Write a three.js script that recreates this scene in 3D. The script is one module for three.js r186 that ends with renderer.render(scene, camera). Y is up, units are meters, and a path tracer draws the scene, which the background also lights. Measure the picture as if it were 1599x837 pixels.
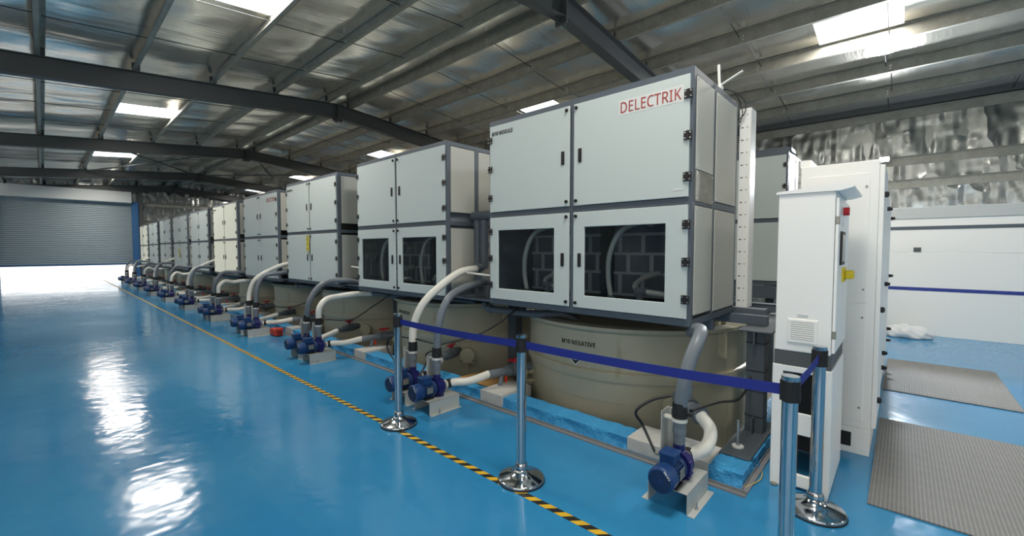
import * as THREE from 'three';
import { RoundedBoxGeometry } from 'three/addons/geometries/RoundedBoxGeometry.js';
import { TextGeometry } from 'three/addons/geometries/TextGeometry.js';
import { FontLoader } from 'three/addons/loaders/FontLoader.js';
import { mergeGeometries, toCreasedNormals } from 'three/addons/utils/BufferGeometryUtils.js';
import { RectAreaLightUniformsLib } from 'three/addons/lights/RectAreaLightUniformsLib.js';

// ------------------------------------------------------------------ camera, sky, exposure
const scene = new THREE.Scene();
const camera = new THREE.PerspectiveCamera(64.13, 1599 / 837, 0.05, 200);
camera.position.set(0, 1.55, 0);
{
  const a = 47.6 * Math.PI / 180, p = Math.atan(29.5 / 668);
  camera.lookAt(-Math.cos(a) * Math.cos(p), 1.55 - Math.sin(p), -Math.sin(a) * Math.cos(p));
}
const renderer = new THREE.WebGLRenderer({ antialias: true });
renderer.toneMapping = THREE.LinearToneMapping;
renderer.toneMappingExposure = 0.85;
renderer.shadowMap.enabled = true;
RectAreaLightUniformsLib.init();
scene.background = new THREE.Color(1.0, 0.98, 0.95);
scene.backgroundIntensity = 3.4;
const sun = new THREE.DirectionalLight(0xffe9c8, 2.6);
sun.position.set(-17.7, 16, 40); sun.target.position.set(-18, 1.8, -3); sun.castShadow = true; sun.shadow.mapSize.set(2048, 2048);
Object.assign(sun.shadow.camera, { left: -30, right: 30, top: 20, bottom: -20, near: 1, far: 120 });
scene.add(sun, sun.target);
const WINDOW = 0.75, BAND = 1.0;   // radiance of the diffusing wall windows as lamps
const SKYLIGHT = 46;          // radiance of a roof skylight panel as a lamp
const SKYLIGHT_GLOW = 3.2;

// ------------------------------------------------------------------ helpers
let seed = 7;
const rnd = () => { seed = (seed * 1664525 + 1013904223) >>> 0; return seed / 4294967296; };
const rr = (a, b) => a + (b - a) * rnd();
const used = {};
function numbered(n) { if (!(n in used)) { used[n] = 0; return n; } used[n]++; return n + '_' + String(used[n]).padStart(3, '0'); }
function mesh(name, geo, mat, parent) {
  const m = new THREE.Mesh(Array.isArray(geo) ? merge(geo) : geo, mat);
  m.name = name; m.castShadow = m.receiveShadow = true;
  if (parent) parent.add(m);
  return m;
}
function merge(list) {
  return mergeGeometries(list.map((g) => {
    const h = g.index ? g.toNonIndexed() : g;
    for (const k of Object.keys(h.attributes)) if (!['position', 'normal', 'uv'].includes(k)) h.deleteAttribute(k);
    return h;
  }));
}
function thing(name, label, category, pos = [0, 0, 0], turn = 0, group) {
  const o = new THREE.Group(); o.name = numbered(name); o.position.set(...pos); o.rotation.y = turn;
  o.userData = { label, category }; if (group) o.userData.group = group;
  scene.add(o); return o;
}
function single(name, label, category, geo, mat, pos = [0, 0, 0], group) {
  const m = mesh(numbered(name), geo, mat); m.position.set(...pos);
  m.userData = { label, category }; if (group) m.userData.group = group;
  scene.add(m); return m;
}
function struct(name, geo, mat, pos = [0, 0, 0]) {
  const m = geo ? mesh(name, geo, mat) : new THREE.Group();
  m.name = name; m.position.set(...pos); m.userData.kind = 'structure'; scene.add(m); return m;
}
const T = (g, x, y, z) => g.translate(x, y, z);
// box from min/max corners
const bx = (x0, x1, y0, y1, z0, z1) => T(new THREE.BoxGeometry(Math.abs(x1 - x0), Math.abs(y1 - y0), Math.abs(z1 - z0)), (x0 + x1) / 2, (y0 + y1) / 2, (z0 + z1) / 2);
const rb = (x0, x1, y0, y1, z0, z1, r = 0.004) => T(new RoundedBoxGeometry(Math.abs(x1 - x0), Math.abs(y1 - y0), Math.abs(z1 - z0), 1, r), (x0 + x1) / 2, (y0 + y1) / 2, (z0 + z1) / 2);
// box with uv in metres
function bxm(x0, x1, y0, y1, z0, z1) { return metreUV(bx(x0, x1, y0, y1, z0, z1)); }
function metreUV(g) {
  const h = g.index ? g.toNonIndexed() : g, p = h.attributes.position, n = h.attributes.normal, uv = h.attributes.uv;
  for (let i = 0; i < p.count; i++) {
    const ax = Math.abs(n.getX(i)), ay = Math.abs(n.getY(i)), az = Math.abs(n.getZ(i));
    if (ay >= ax && ay >= az) uv.setXY(i, p.getX(i), p.getZ(i));
    else if (az >= ax) uv.setXY(i, p.getX(i), p.getY(i));
    else uv.setXY(i, p.getZ(i), p.getY(i));
  }
  return h;
}
// cylinder along an axis, centred at x,y,z
function cyl(r, len, axis, x, y, z, seg = 20, r2 = r) {
  const g = new THREE.CylinderGeometry(r2, r, len, seg);
  if (axis === 'x') g.rotateZ(-Math.PI / 2); else if (axis === 'z') g.rotateX(Math.PI / 2);
  return T(g, x, y, z);
}
const V = (a) => new THREE.Vector3(...a);
function tube(pts, r, seg = 40, rad = 14) { return new THREE.TubeGeometry(new THREE.CatmullRomCurve3(pts.map(V), false, 'centripetal'), seg, r, rad, false); }
function bar(a, b, r, seg = 10) {
  const A = V(a), B = V(b), d = B.clone().sub(A), g = new THREE.CylinderGeometry(r, r, d.length(), seg);
  g.applyQuaternion(new THREE.Quaternion().setFromUnitVectors(new THREE.Vector3(0, 1, 0), d.normalize()));
  const m = A.add(B).multiplyScalar(0.5); return T(g, m.x, m.y, m.z);
}
function lathe(prof, seg = 40) { return new THREE.LatheGeometry(prof.map((p) => new THREE.Vector2(...p)), seg); }
const fonts = {};
for (const k of ['sans_regular', 'sans_bold']) fonts[k] = await new FontLoader().loadAsync('fonts/droid/droid_' + k + '.typeface.json');
function text(str, height, width, font = 'sans_bold', depth = 0.0012) {   // centred on the origin, facing +z
  const g = new TextGeometry(str, { font: fonts[font], size: height, depth, curveSegments: 5, bevelEnabled: false });
  g.computeBoundingBox(); const b = g.boundingBox;
  g.translate(-(b.min.x + b.max.x) / 2, -(b.min.y + b.max.y) / 2, 0);
  if (width) g.scale(width / (b.max.x - b.min.x), 1, 1);
  return g;
}
function bend(g, R) {   // wraps a flat geometry lying in z=0 onto a vertical cylinder of radius R about the y axis
  const p = g.attributes.position;
  for (let i = 0; i < p.count; i++) { const a = p.getX(i) / R, r = R + p.getZ(i); p.setXYZ(i, Math.sin(a) * r, p.getY(i), Math.cos(a) * r); }
  g.computeVertexNormals(); return g;
}

// ------------------------------------------------------------------ procedural textures
function lattice(n, s) {
  let q = s >>> 0; const a = new Float32Array(n * n);
  for (let i = 0; i < a.length; i++) { q = (q * 1664525 + 1013904223) >>> 0; a[i] = q / 4294967296; }
  return a;
}
function vnoise(size, fx, fy, s, out, amp) {        // periodic value noise with fx by fy cells, added to out
  const n = Math.max(fx, fy), L = lattice(n, s);
  for (let y = 0; y < size; y++) {
    const v = y / size * fy, j = Math.floor(v), g = v - j, gs = g * g * (3 - 2 * g), j0 = (j % fy) * n, j1 = ((j + 1) % fy) * n;
    for (let x = 0; x < size; x++) {
      const u = x / size * fx, i = Math.floor(u), f = u - i, fs = f * f * (3 - 2 * f), i0 = i % fx, i1 = (i + 1) % fx;
      const a = L[j0 + i0] + (L[j0 + i1] - L[j0 + i0]) * fs, b = L[j1 + i0] + (L[j1 + i1] - L[j1 + i0]) * fs;
      out[y * size + x] += amp * (a + (b - a) * gs - 0.5);
    }
  }
}
function field(size, layers, s = 1) { const o = new Float32Array(size * size); layers.forEach(([fx, fy, amp], k) => vnoise(size, fx, fy, s * 977 + k * 131 + 5, o, amp)); return o; }
function texture(size, fn, repeat, srgb) {
  const d = new Uint8Array(size * size * 4), c = [0, 0, 0];
  for (let i = 0; i < size * size; i++) { fn(i, c); d[i * 4] = Math.max(0, Math.min(255, c[0])); d[i * 4 + 1] = Math.max(0, Math.min(255, c[1])); d[i * 4 + 2] = Math.max(0, Math.min(255, c[2])); d[i * 4 + 3] = 255; }
  const t = new THREE.DataTexture(d, size, size); t.wrapS = t.wrapT = THREE.RepeatWrapping; t.magFilter = THREE.LinearFilter; t.minFilter = THREE.LinearMipmapLinearFilter; t.generateMipmaps = true;
  t.repeat.set(...repeat); if (srgb) t.colorSpace = THREE.SRGBColorSpace; t.needsUpdate = true; return t;
}
const grey = (f, lo, hi) => (i, c) => { const v = 255 * (lo + (hi - lo) * Math.max(0, Math.min(1, f[i] + 0.5))); c[0] = c[1] = c[2] = v; };

const std = (o) => new THREE.MeshStandardMaterial(o);
const phys = (o) => new THREE.MeshPhysicalMaterial(o);

// floor: blue epoxy, trowelled, with scuffs
const fA = field(1024, [[5, 5, 0.6], [13, 13, 0.4], [40, 40, 0.25], [160, 160, 0.15]], 3);
const fB = field(1024, [[9, 30, 0.5], [25, 60, 0.45], [80, 140, 0.35], [220, 220, 0.25]], 11);
const fR = field(1024, [[12, 12, 0.5], [48, 48, 0.45], [110, 110, 0.25]], 21);
const floorMap = texture(1024, (i, c) => {
  const n = fA[i], s = Math.max(0, fB[i] * 1.4 - 0.55);
  c[0] = 50 + 12 * n + 44 * s; c[1] = 132 + 16 * n + 8 * s; c[2] = 180 + 12 * n - 14 * s;
}, [1 / 9, 1 / 9], true);
const floorRough = texture(1024, grey(fA, 0.08, 0.24), [1 / 9, 1 / 9]);
const floorBump = texture(1024, grey(fR, 0, 1), [1 / 5, 1 / 5]);
const foilN = field(1024, [[5, 2, 0.7], [14, 5, 0.5], [36, 14, 0.28], [10, 30, 0.1]], 31);
for (let i = 0; i < foilN.length; i++) foilN[i] = 0.5 - 2.2 * Math.abs(foilN[i]);
const foilBump = texture(1024, grey(foilN, 0, 1), [1 / 4, 1 / 4]);
const sheetN = field(1024, [[18, 3, 0.5], [60, 6, 0.4], [150, 20, 0.2]], 41);
const sheetBump = texture(1024, grey(sheetN, 0, 1), [1 / 3, 1 / 3]);
const mottle = field(512, [[6, 6, 0.5], [18, 18, 0.4], [60, 60, 0.3]], 51);
const galvMap = texture(512, (i, c) => { const v = 146 + 30 * mottle[i]; c[0] = v; c[1] = v - 1; c[2] = v - 10; }, [1 / 1.2, 1 / 1.2], true);
const dirt = field(1024, [[20, 3, 0.5], [60, 7, 0.4], [120, 40, 0.3], [7, 7, 0.5]], 61);
const tankMap = texture(1024, (i, c) => {
  const s = Math.max(0, dirt[i] * 1.3 - 0.25), n = dirt[i];
  c[0] = 178 + 8 * n - 46 * s; c[1] = 174 + 8 * n - 54 * s; c[2] = 152 + 8 * n - 66 * s;
}, [1 / 3.6, 1 / 3.6], true);
const concMap = texture(512, (i, c) => { const v = 184 + 22 * mottle[i]; c[0] = v; c[1] = v + 1; c[2] = v - 3; }, [1, 1], true);
const curbMap = texture(512, (i, c) => { const s = Math.max(0, mottle[i] * 1.8 - 0.62); c[0] = 58 + 12 * mottle[i] + 90 * s; c[1] = 148 + 16 * mottle[i] + 36 * s; c[2] = 200 + 10 * mottle[i] - 20 * s; }, [2, 2], true);
const roughBump = texture(512, grey(mottle, 0, 1), [2.5, 2.5]);
const tapeMap = texture(128, (i, c) => {
  const x = i % 128, y = Math.floor(i / 128), k = ((x + y) % 128) / 128;
  if (k < 0.5) { c[0] = 26; c[1] = 27; c[2] = 26; } else { c[0] = 212; c[1] = 170; c[2] = 40; }
}, [1, 1], true);
const ribBump = texture(256, (i, c) => { const x = i % 256; const v = (x % 16) < 9 ? 255 : 40; c[0] = c[1] = c[2] = v; }, [1 / 0.32, 1 / 0.32]);
const matMap = texture(256, (i, c) => { const x = i % 256; const v = ((x % 16) < 9 ? 128 : 112) + 12 * mottle[(i * 7) % mottle.length]; c[0] = v; c[1] = v + 1; c[2] = v; }, [1 / 0.32, 1 / 0.32], true);

const M = {
  floor: phys({ map: floorMap, roughnessMap: floorRough, roughness: 1, bumpMap: floorBump, bumpScale: 0.003, specularIntensity: 1 }),
  foil: std({ color: 0x9a9e9d, metalness: 0.95, roughness: 0.27, bumpMap: foilBump, bumpScale: 0.05 }),
  sheet: std({ color: 0xf7f1e6, metalness: 0.8, roughness: 0.2, bumpMap: sheetBump, bumpScale: 0.004 }),
  purlin: std({ map: galvMap, metalness: 0.35, roughness: 0.5 }),
  rafter: std({ color: 0x494c4d, metalness: 0.1, roughness: 0.55 }),
  rod: std({ color: 0x2c3033, metalness: 0.4, roughness: 0.5 }),
  panel: std({ color: 0xbfcac8, roughness: 0.42 }),
  side: std({ color: 0xb4b5ad, roughness: 0.45 }),
  frame: std({ color: 0x555f69, roughness: 0.45, metalness: 0.1 }),
  gasket: std({ color: 0x2b2f33, roughness: 0.8 }),
  black: std({ color: 0x141517, roughness: 0.5 }),
  inner: std({ color: 0x6f7780, roughness: 0.7 }),
  lattice: std({ color: 0xc2c8ca, roughness: 0.6 }),
  screw: std({ color: 0xd8dadb, metalness: 0.9, roughness: 0.3 }),
  steel: std({ color: 0xb9bdc0, metalness: 0.95, roughness: 0.28 }),
  galv: std({ map: galvMap, metalness: 0.6, roughness: 0.42 }),
  window: phys({ color: 0xe2e6e8, transmission: 1, thickness: 0, roughness: 0.03 }),
  tank: std({ map: tankMap, roughness: 0.45 }),
  tankTrim: std({ color: 0xb9b49a, roughness: 0.5 }),
  hoseWhite: std({ color: 0xdcdcd4, roughness: 0.35 }),
  hoseGrey: std({ color: 0x6c757d, roughness: 0.4 }),
  pipeGrey: std({ color: 0x59636c, roughness: 0.45 }),
  motor: std({ color: 0x193d70, roughness: 0.4, metalness: 0.1 }),
  motorDark: std({ color: 0x16335f, roughness: 0.5 }),
  head: std({ color: 0x191a5c, roughness: 0.35 }),
  bracket: std({ color: 0xb4b9b6, roughness: 0.45, metalness: 0.15 }),
  rubber: std({ color: 0x1b1c1e, roughness: 0.7 }),
  red: std({ color: 0xc4202c, roughness: 0.45 }),
  redTool: std({ color: 0xb8321e, roughness: 0.5 }),
  column: std({ color: 0x4c555c, roughness: 0.5, metalness: 0.1 }),
  concrete: std({ map: concMap, roughness: 0.85, bumpMap: roughBump, bumpScale: 0.004 }),
  pit: std({ color: 0x8f8b82, roughness: 0.9, bumpMap: roughBump, bumpScale: 0.004 }),
  curb: std({ map: curbMap, roughness: 0.5, bumpMap: roughBump, bumpScale: 0.012 }),
  strip: std({ color: 0x85888a, roughness: 0.55, metalness: 0.3 }),
  cardboard: std({ color: 0xa07c46, roughness: 0.9 }),
  chrome: std({ color: 0xbcbfc2, metalness: 1, roughness: 0.11 }),
  belt: std({ color: 0x1a2b8a, roughness: 0.65 }),
  white: std({ color: 0xf0f1ee, roughness: 0.38 }),
  whiteTray: std({ color: 0xdcdedb, roughness: 0.4 }),
  plinth: std({ color: 0x55585a, roughness: 0.6 }),
  textBlack: std({ color: 0x161819, roughness: 0.6 }),
  textRed: std({ color: 0x9c3636, roughness: 0.6 }),
  sticker: std({ color: 0xd0d4d2, roughness: 0.35 }),
  yellow: std({ color: 0xe0c81e, roughness: 0.45 }),
  yellowTag: std({ color: 0xd3c43c, roughness: 0.55 }),
  tape: std({ map: tapeMap, roughness: 0.5 }),
  mat: std({ map: matMap, roughness: 0.75, bumpMap: ribBump, bumpScale: 0.002 }),
  shutter: std({ color: 0x8b989d, roughness: 0.5, metalness: 0.2 }),
  blueSteel: std({ color: 0x2f5f8e, roughness: 0.5 }),
  wallPanel: std({ color: 0xbfc4c4, roughness: 0.6 }),
  outdoor: std({ color: 0xcfc9bc, roughness: 0.95 }),
  skylight: std({ color: 0xf4f6f6, roughness: 0.6, emissive: 0xf6fbff, emissiveIntensity: SKYLIGHT_GLOW }),
  diffuser: std({ color: 0xf2f2ee, roughness: 0.7, emissive: 0xfffaf2, emissiveIntensity: 0.8 }),
  lampGlass: std({ color: 0xffffff, roughness: 0.4, emissive: 0xf4faff, emissiveIntensity: 30 }),
  screen: std({ color: 0x14181c, roughness: 0.15 }),
  blueStripe: std({ color: 0x2a3c8f, roughness: 0.5 }),
  plastic: phys({ color: 0xe8ecee, roughness: 0.35, transmission: 0.25, thickness: 0 }),
  cable: std({ color: 0x17181a, roughness: 0.55 }),
  ropeYellow: std({ color: 0xb9a76a, roughness: 0.8 }),
};

// ------------------------------------------------------------------ building shell
const XN = 8, XF = -31.5, ZB = -12.6, ZL = 2.4, ZR = -5.1, RY = 5.37, SL = 0.09;
const sheetY = (z) => RY - SL * Math.abs(z - ZR);
const RAFTERS = [3.4, -3.7, -10.6, -17.8, -25.0, -31.2];
const PURLINS = [1.13, -0.07, -1.27, -2.47, -3.67, -4.85, -5.4, -6.62, -7.84, -9.06, -10.28, -11.5];
const SKYX = [5.9, -0.62, -6.75, -14.4, -21.9, -28.7];
const PIT = { x0: -28.2, x1: -0.92, z0: -11.6, z1: -3.2, y: -0.32 };
{
  const s = new THREE.Shape([[XF, -ZL], [XN, -ZL], [XN, -ZB], [XF, -ZB]].map((p) => new THREE.Vector2(...p)));
  s.holes.push(new THREE.Path([[PIT.x0, -PIT.z1], [PIT.x0, -PIT.z0], [PIT.x1, -PIT.z0], [PIT.x1, -PIT.z1]].map((p) => new THREE.Vector2(...p))));
  const g = new THREE.ExtrudeGeometry(s, { depth: 0.32, bevelEnabled: false }); g.rotateX(-Math.PI / 2); g.translate(0, -0.32, 0);
  struct('floor', g, M.floor);
  struct('floor_pit', bxm(PIT.x0 - 0.2, PIT.x1 + 0.2, PIT.y - 0.12, PIT.y, PIT.z0 - 0.2, PIT.z1 + 0.2), M.pit);
  struct('ground', bxm(-90, XF - 0.22, -0.2, -0.03, -40, 40), M.outdoor);
}
// roof: foil faced sheets between seams, purlins, sag rods, skylights
const ceiling = struct('ceiling', null);
{
  const W = 1.06, edges = [];
  const xs = [...SKYX].sort((a, b) => a - b);
  let cur = XF; const strips = [];
  for (const c of [...xs, null]) {
    const end = c === null ? XN : c - W / 2, n = Math.max(1, Math.round((end - cur) / 1.22));
    for (let k = 0; k < n; k++) strips.push([cur + (end - cur) * k / n, cur + (end - cur) * (k + 1) / n, false]);
    if (c !== null) { strips.push([c - W / 2, c + W / 2, true]); cur = c + W / 2; }
  }
  const grid = (x0, x1, z0, z1) => {
    const nz = Math.max(4, Math.round(Math.abs(z1 - z0) / 0.13)), nx = 10, pos = [], uv = [], idx = [], ph = rr(0, 6.28), ph2 = rr(0, 6.28), ox = rr(0, 9);
    const ps = [ZL, ...PURLINS, ZB];
    for (let j = 0; j <= nz; j++) for (let i = 0; i <= nx; i++) {
      const u = i / nx, x = x0 + (x1 - x0) * u, z = z0 + (z1 - z0) * j / nz;
      let k = 0; while (k < ps.length - 2 && z < ps[k + 1]) k++;
      const t = (z - ps[k]) / (ps[k + 1] - ps[k]);
      const sag = Math.sin(Math.PI * Math.max(0, Math.min(1, t)));
      const edge = Math.sin(Math.PI * u);
      const y = sheetY(z) - 0.022 * sag * (0.5 + 0.5 * edge) + 0.010 * sag * edge * Math.sin(u * 7 + ph + z * 2.1) + 0.006 * edge * Math.sin(z * 7.3 + ph2);
      pos.push(x, y, z); uv.push(x + ox, z);
    }
    for (let j = 0; j < nz; j++) for (let i = 0; i < nx; i++) { const a = j * (nx + 1) + i, b = a + nx + 1; idx.push(a, b, a + 1, a + 1, b, b + 1); }
    const g = new THREE.BufferGeometry(); g.setAttribute('position', new THREE.Float32BufferAttribute(pos, 3)); g.setAttribute('uv', new THREE.Float32BufferAttribute(uv, 2)); g.setIndex(idx); g.computeVertexNormals(); return g;
  };
  for (const [x0, x1, sky] of strips) for (const side of [1, -1]) {
    const ze = side > 0 ? ZL : ZB;
    if (!sky) { mesh('roof_sheet', grid(x0, x1, ZR, ze), M.sheet, ceiling); continue; }
    const [za, zb] = side > 0 ? [-2.47, -1.27] : [-7.84, -9.06];
    mesh('roof_sheet', grid(x0, x1, ZR, za), M.sheet, ceiling);
    mesh('roof_sheet', grid(x0, x1, zb, ze), M.sheet, ceiling);
    const zc = (za + zb) / 2, pan = new THREE.BoxGeometry(x1 - x0, 0.012, Math.abs(zb - za));
    const m = mesh('skylight', pan, M.skylight, ceiling);
    m.position.set((x0 + x1) / 2, sheetY(zc) + 0.004, zc); m.rotation.x = side * Math.atan(SL);
    const L = new THREE.RectAreaLight(0xfff6ea, SKYLIGHT, x1 - x0 - 0.08, Math.abs(zb - za) - 0.12); L.name = 'skylight_daylight';
    L.position.set((x0 + x1) / 2, sheetY(zc) - 0.03, zc); L.lookAt((x0 + x1) / 2, 0, zc + side * 5.2 * SL * -1); scene.add(L);
  }
  // outer roof skin so that no daylight leaks past the sheets
  const skin = (z0, z1) => { const g = new THREE.BoxGeometry(XN - XF + 0.4, 0.06, Math.abs(z1 - z0) / Math.cos(Math.atan(SL)) + 0.1); const s = z0 > ZR || z1 > ZR ? 1 : -1; g.rotateX(s * Math.atan(SL)); const zc = (z0 + z1) / 2; return T(g, (XN + XF) / 2, sheetY(zc) + 0.09, zc); };
  mesh('roof_cladding', [skin(ZR, ZL), skin(ZB, ZR)], M.wallPanel, ceiling);
  const zsec = (z) => {   // Z section 0.2 high running along x
    const y = sheetY(z), x0 = XF, x1 = XN, s = z > ZR ? 1 : -1;
    return merge([bxm(x0, x1, y - 0.2, y - 0.006, z - 0.003, z + 0.003), bxm(x0, x1, y - 0.2, y - 0.194, z, z + s * 0.065), bxm(x0, x1, y - 0.012, y - 0.006, z - s * 0.065, z), bxm(x0, x1, y - 0.2, y - 0.182, z + s * 0.062, z + s * 0.066)]);
  };
  for (const z of PURLINS) mesh('purlin', zsec(z), M.purlin, ceiling);
  // sag rods at the quarter points of each bay, with their nuts
  const bays = [XN, ...RAFTERS];
  for (let b = 0; b < bays.length - 1; b++) for (const q of [0.27, 0.52, 0.77]) {
    const x = bays[b] + (bays[b + 1] - bays[b]) * q;
    const rods = [], nuts = [];
    const ps = [ZL, ...PURLINS, ZB];
    for (let k = 0; k < ps.length - 1; k++) {
      const xx = x + (k % 2 ? 0.03 : -0.03);
      if (ps[k] < -4.5 && ps[k] > -5.0) continue;
      rods.push(bar([xx, sheetY(ps[k]) - 0.09, ps[k]], [xx, sheetY(ps[k + 1]) - 0.09, ps[k + 1]], 0.007, 6));
      nuts.push(cyl(0.014, 0.03, 'z', xx, sheetY(ps[k]) - 0.09, ps[k], 6), cyl(0.012, 0.016, 'z', xx, sheetY(ps[k]) - 0.14, ps[k], 6));
    }
    mesh('sag_rod', rods, M.rod, ceiling); mesh('rod_nuts', nuts, M.screw, ceiling).userData.kind = 'stuff';
  }
}
// walls
const foilWall = (x0, x1, y0, y1, z0, z1) => bxm(x0, x1, y0, y1, z0, z1);
{
  const wb = struct('wall_back', foilWall(XF - 0.2, XN + 0.2, 0, sheetY(ZB) + 0.1, ZB - 0.2, ZB), M.foil);
  for (const y of [1.2, 2.95, 3.45, 4.45]) mesh('girt', [bxm(XF, XN, y - 0.09, y + 0.09, ZB + 0.02, ZB + 0.026), bxm(XF, XN, y + 0.084, y + 0.09, ZB + 0.02, ZB + 0.1), bxm(XF, XN, y - 0.09, y - 0.084, ZB, ZB + 0.024)], M.purlin, wb);
  mesh('eave_beam', bxm(XF, XN, 4.56, 4.7, ZB + 0.02, ZB + 0.12), M.rafter, wb);
  // side wall behind the camera: two high open windows that let the sun in, and a wide diffusing window
  const holes = [[-31, -26, 3.3, 4.4], [-25.75, -23.7, 2.75, 4.5], [-23.4, -13.6, 3.3, 4.4], [-13.3, -11.25, 2.75, 4.5], [-10.9, -1.9, 3.3, 4.4], [-1.6, 5.0, 0.6, 4.4]], wp = [], wt = sheetY(ZL) + 0.1;
  let hx = XF - 0.2;
  for (const [a, b, c, d] of holes) { wp.push(foilWall(hx, a, 0, wt, ZL, ZL + 0.2), foilWall(a, b, 0, c, ZL, ZL + 0.2), foilWall(a, b, d, wt, ZL, ZL + 0.2)); hx = b; }
  wp.push(foilWall(hx, XN + 0.2, 0, wt, ZL, ZL + 0.2));
  const wl = struct('wall_front', wp, M.foil);
  {
    let n = 1;
    for (const [a, b, c, d, rad] of [[-1.6, 5.0, 0.6, 4.4, WINDOW], [-10.9, -1.9, 3.3, 4.4, BAND], [-23.4, -13.6, 3.3, 4.4, BAND], [-31, -26, 3.3, 4.4, BAND]]) {
      const wn = struct('window_' + n++, null, null, [(a + b) / 2, (c + d) / 2, ZL + 0.1]), w = (b - a) / 2, h = (d - c) / 2, q = Math.round(w);
      mesh('pane', bx(-w, w, -h, h, -0.01, 0.01), M.diffuser, wn);
      for (let k = 0; k <= q; k++) { const x = -w + 2 * w * k / q; mesh('mullion', bx(x - 0.03, x + 0.03, -h, h, -0.05, 0.05), M.frame, wn); }
      const L = new THREE.RectAreaLight(0xfff1de, rad, 2 * w - 0.1, 2 * h - 0.1); L.name = 'window_daylight'; L.position.set((a + b) / 2, (c + d) / 2, ZL - 0.06); L.lookAt((a + b) / 2, (c + d) / 2, -5); scene.add(L);
    }
  }
  for (const y of [0.45, 2.6, 4.6]) mesh('girt', [bxm(XF, y > 1 && y < 4 ? -1.7 : XN, y - 0.06, y + 0.06, ZL - 0.026, ZL - 0.02), bxm(XF, y > 1 && y < 4 ? -1.7 : XN, y + 0.054, y + 0.06, ZL - 0.1, ZL - 0.02)], M.purlin, wl);
    struct('wall_near', foilWall(XN, XN + 0.2, 0, RY + 0.2, ZB - 0.2, ZL + 0.2), M.wallPanel);
  // far end wall with the shutter opening
  const z0 = -3.45, z1 = 1.5, top = 4.1;
  const wf = struct('wall_far', [foilWall(XF - 0.2, XF, 0, RY + 0.2, ZB - 0.2, z0), foilWall(XF - 0.2, XF, 0, RY + 0.2, z1, ZL + 0.2), foilWall(XF - 0.2, XF, top, RY + 0.2, z0, z1)], M.foil);
  for (const y of [3.05, 4.05]) mesh('girt', [bxm(XF + 0.02, XF + 0.026, y - 0.09, y + 0.09, ZB, z0 - 0.3), bxm(XF + 0.02, XF + 0.1, y + 0.084, y + 0.09, ZB, z0 - 0.3)], M.purlin, wf);
  mesh('wind_post', [bx(XF, XF + 0.25, 0, 4.7, z0 - 0.36, z0 - 0.2)], M.rafter, wf);
  mesh('door_jamb', [rb(XF, XF + 0.2, 0, 4.12, z0 - 0.18, z0 + 0.1)], M.blueSteel, wf);
  mesh('door_jamb', [rb(XF, XF + 0.2, 0, 4.12, z1 - 0.1, z1 + 0.18)], M.blueSteel, wf);
  mesh('shutter_housing', rb(XF, XF + 0.4, top - 0.05, top + 0.55, z0 + 0.1, z1 - 0.1, 0.03), M.wallPanel, wf);
  const door = struct('door_1', null, null, [XF - 0.06, 0, (z0 + z1) / 2]);
  const slat = new THREE.CylinderGeometry(0.055, 0.055, z1 - z0 - 0.12, 8, 1, false, 0, Math.PI); slat.rotateX(Math.PI / 2); slat.scale(0.35, 0.9, 1);
  for (let k = 0; k < 35; k++) { const s = mesh('slat', slat, M.shutter, door); s.position.y = 0.8 + k * 0.095; }
  mesh('bottom_rail', rb(-0.03, 0.03, 0.69, 0.77, -(z1 - z0) / 2 + 0.06, (z1 - z0) / 2 - 0.06), M.blueSteel, door);
  mesh('curtain_back', bx(-0.012, -0.004, 0.74, 4.15, -(z1 - z0) / 2 + 0.04, (z1 - z0) / 2 - 0.04), M.shutter, door);
}
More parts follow.
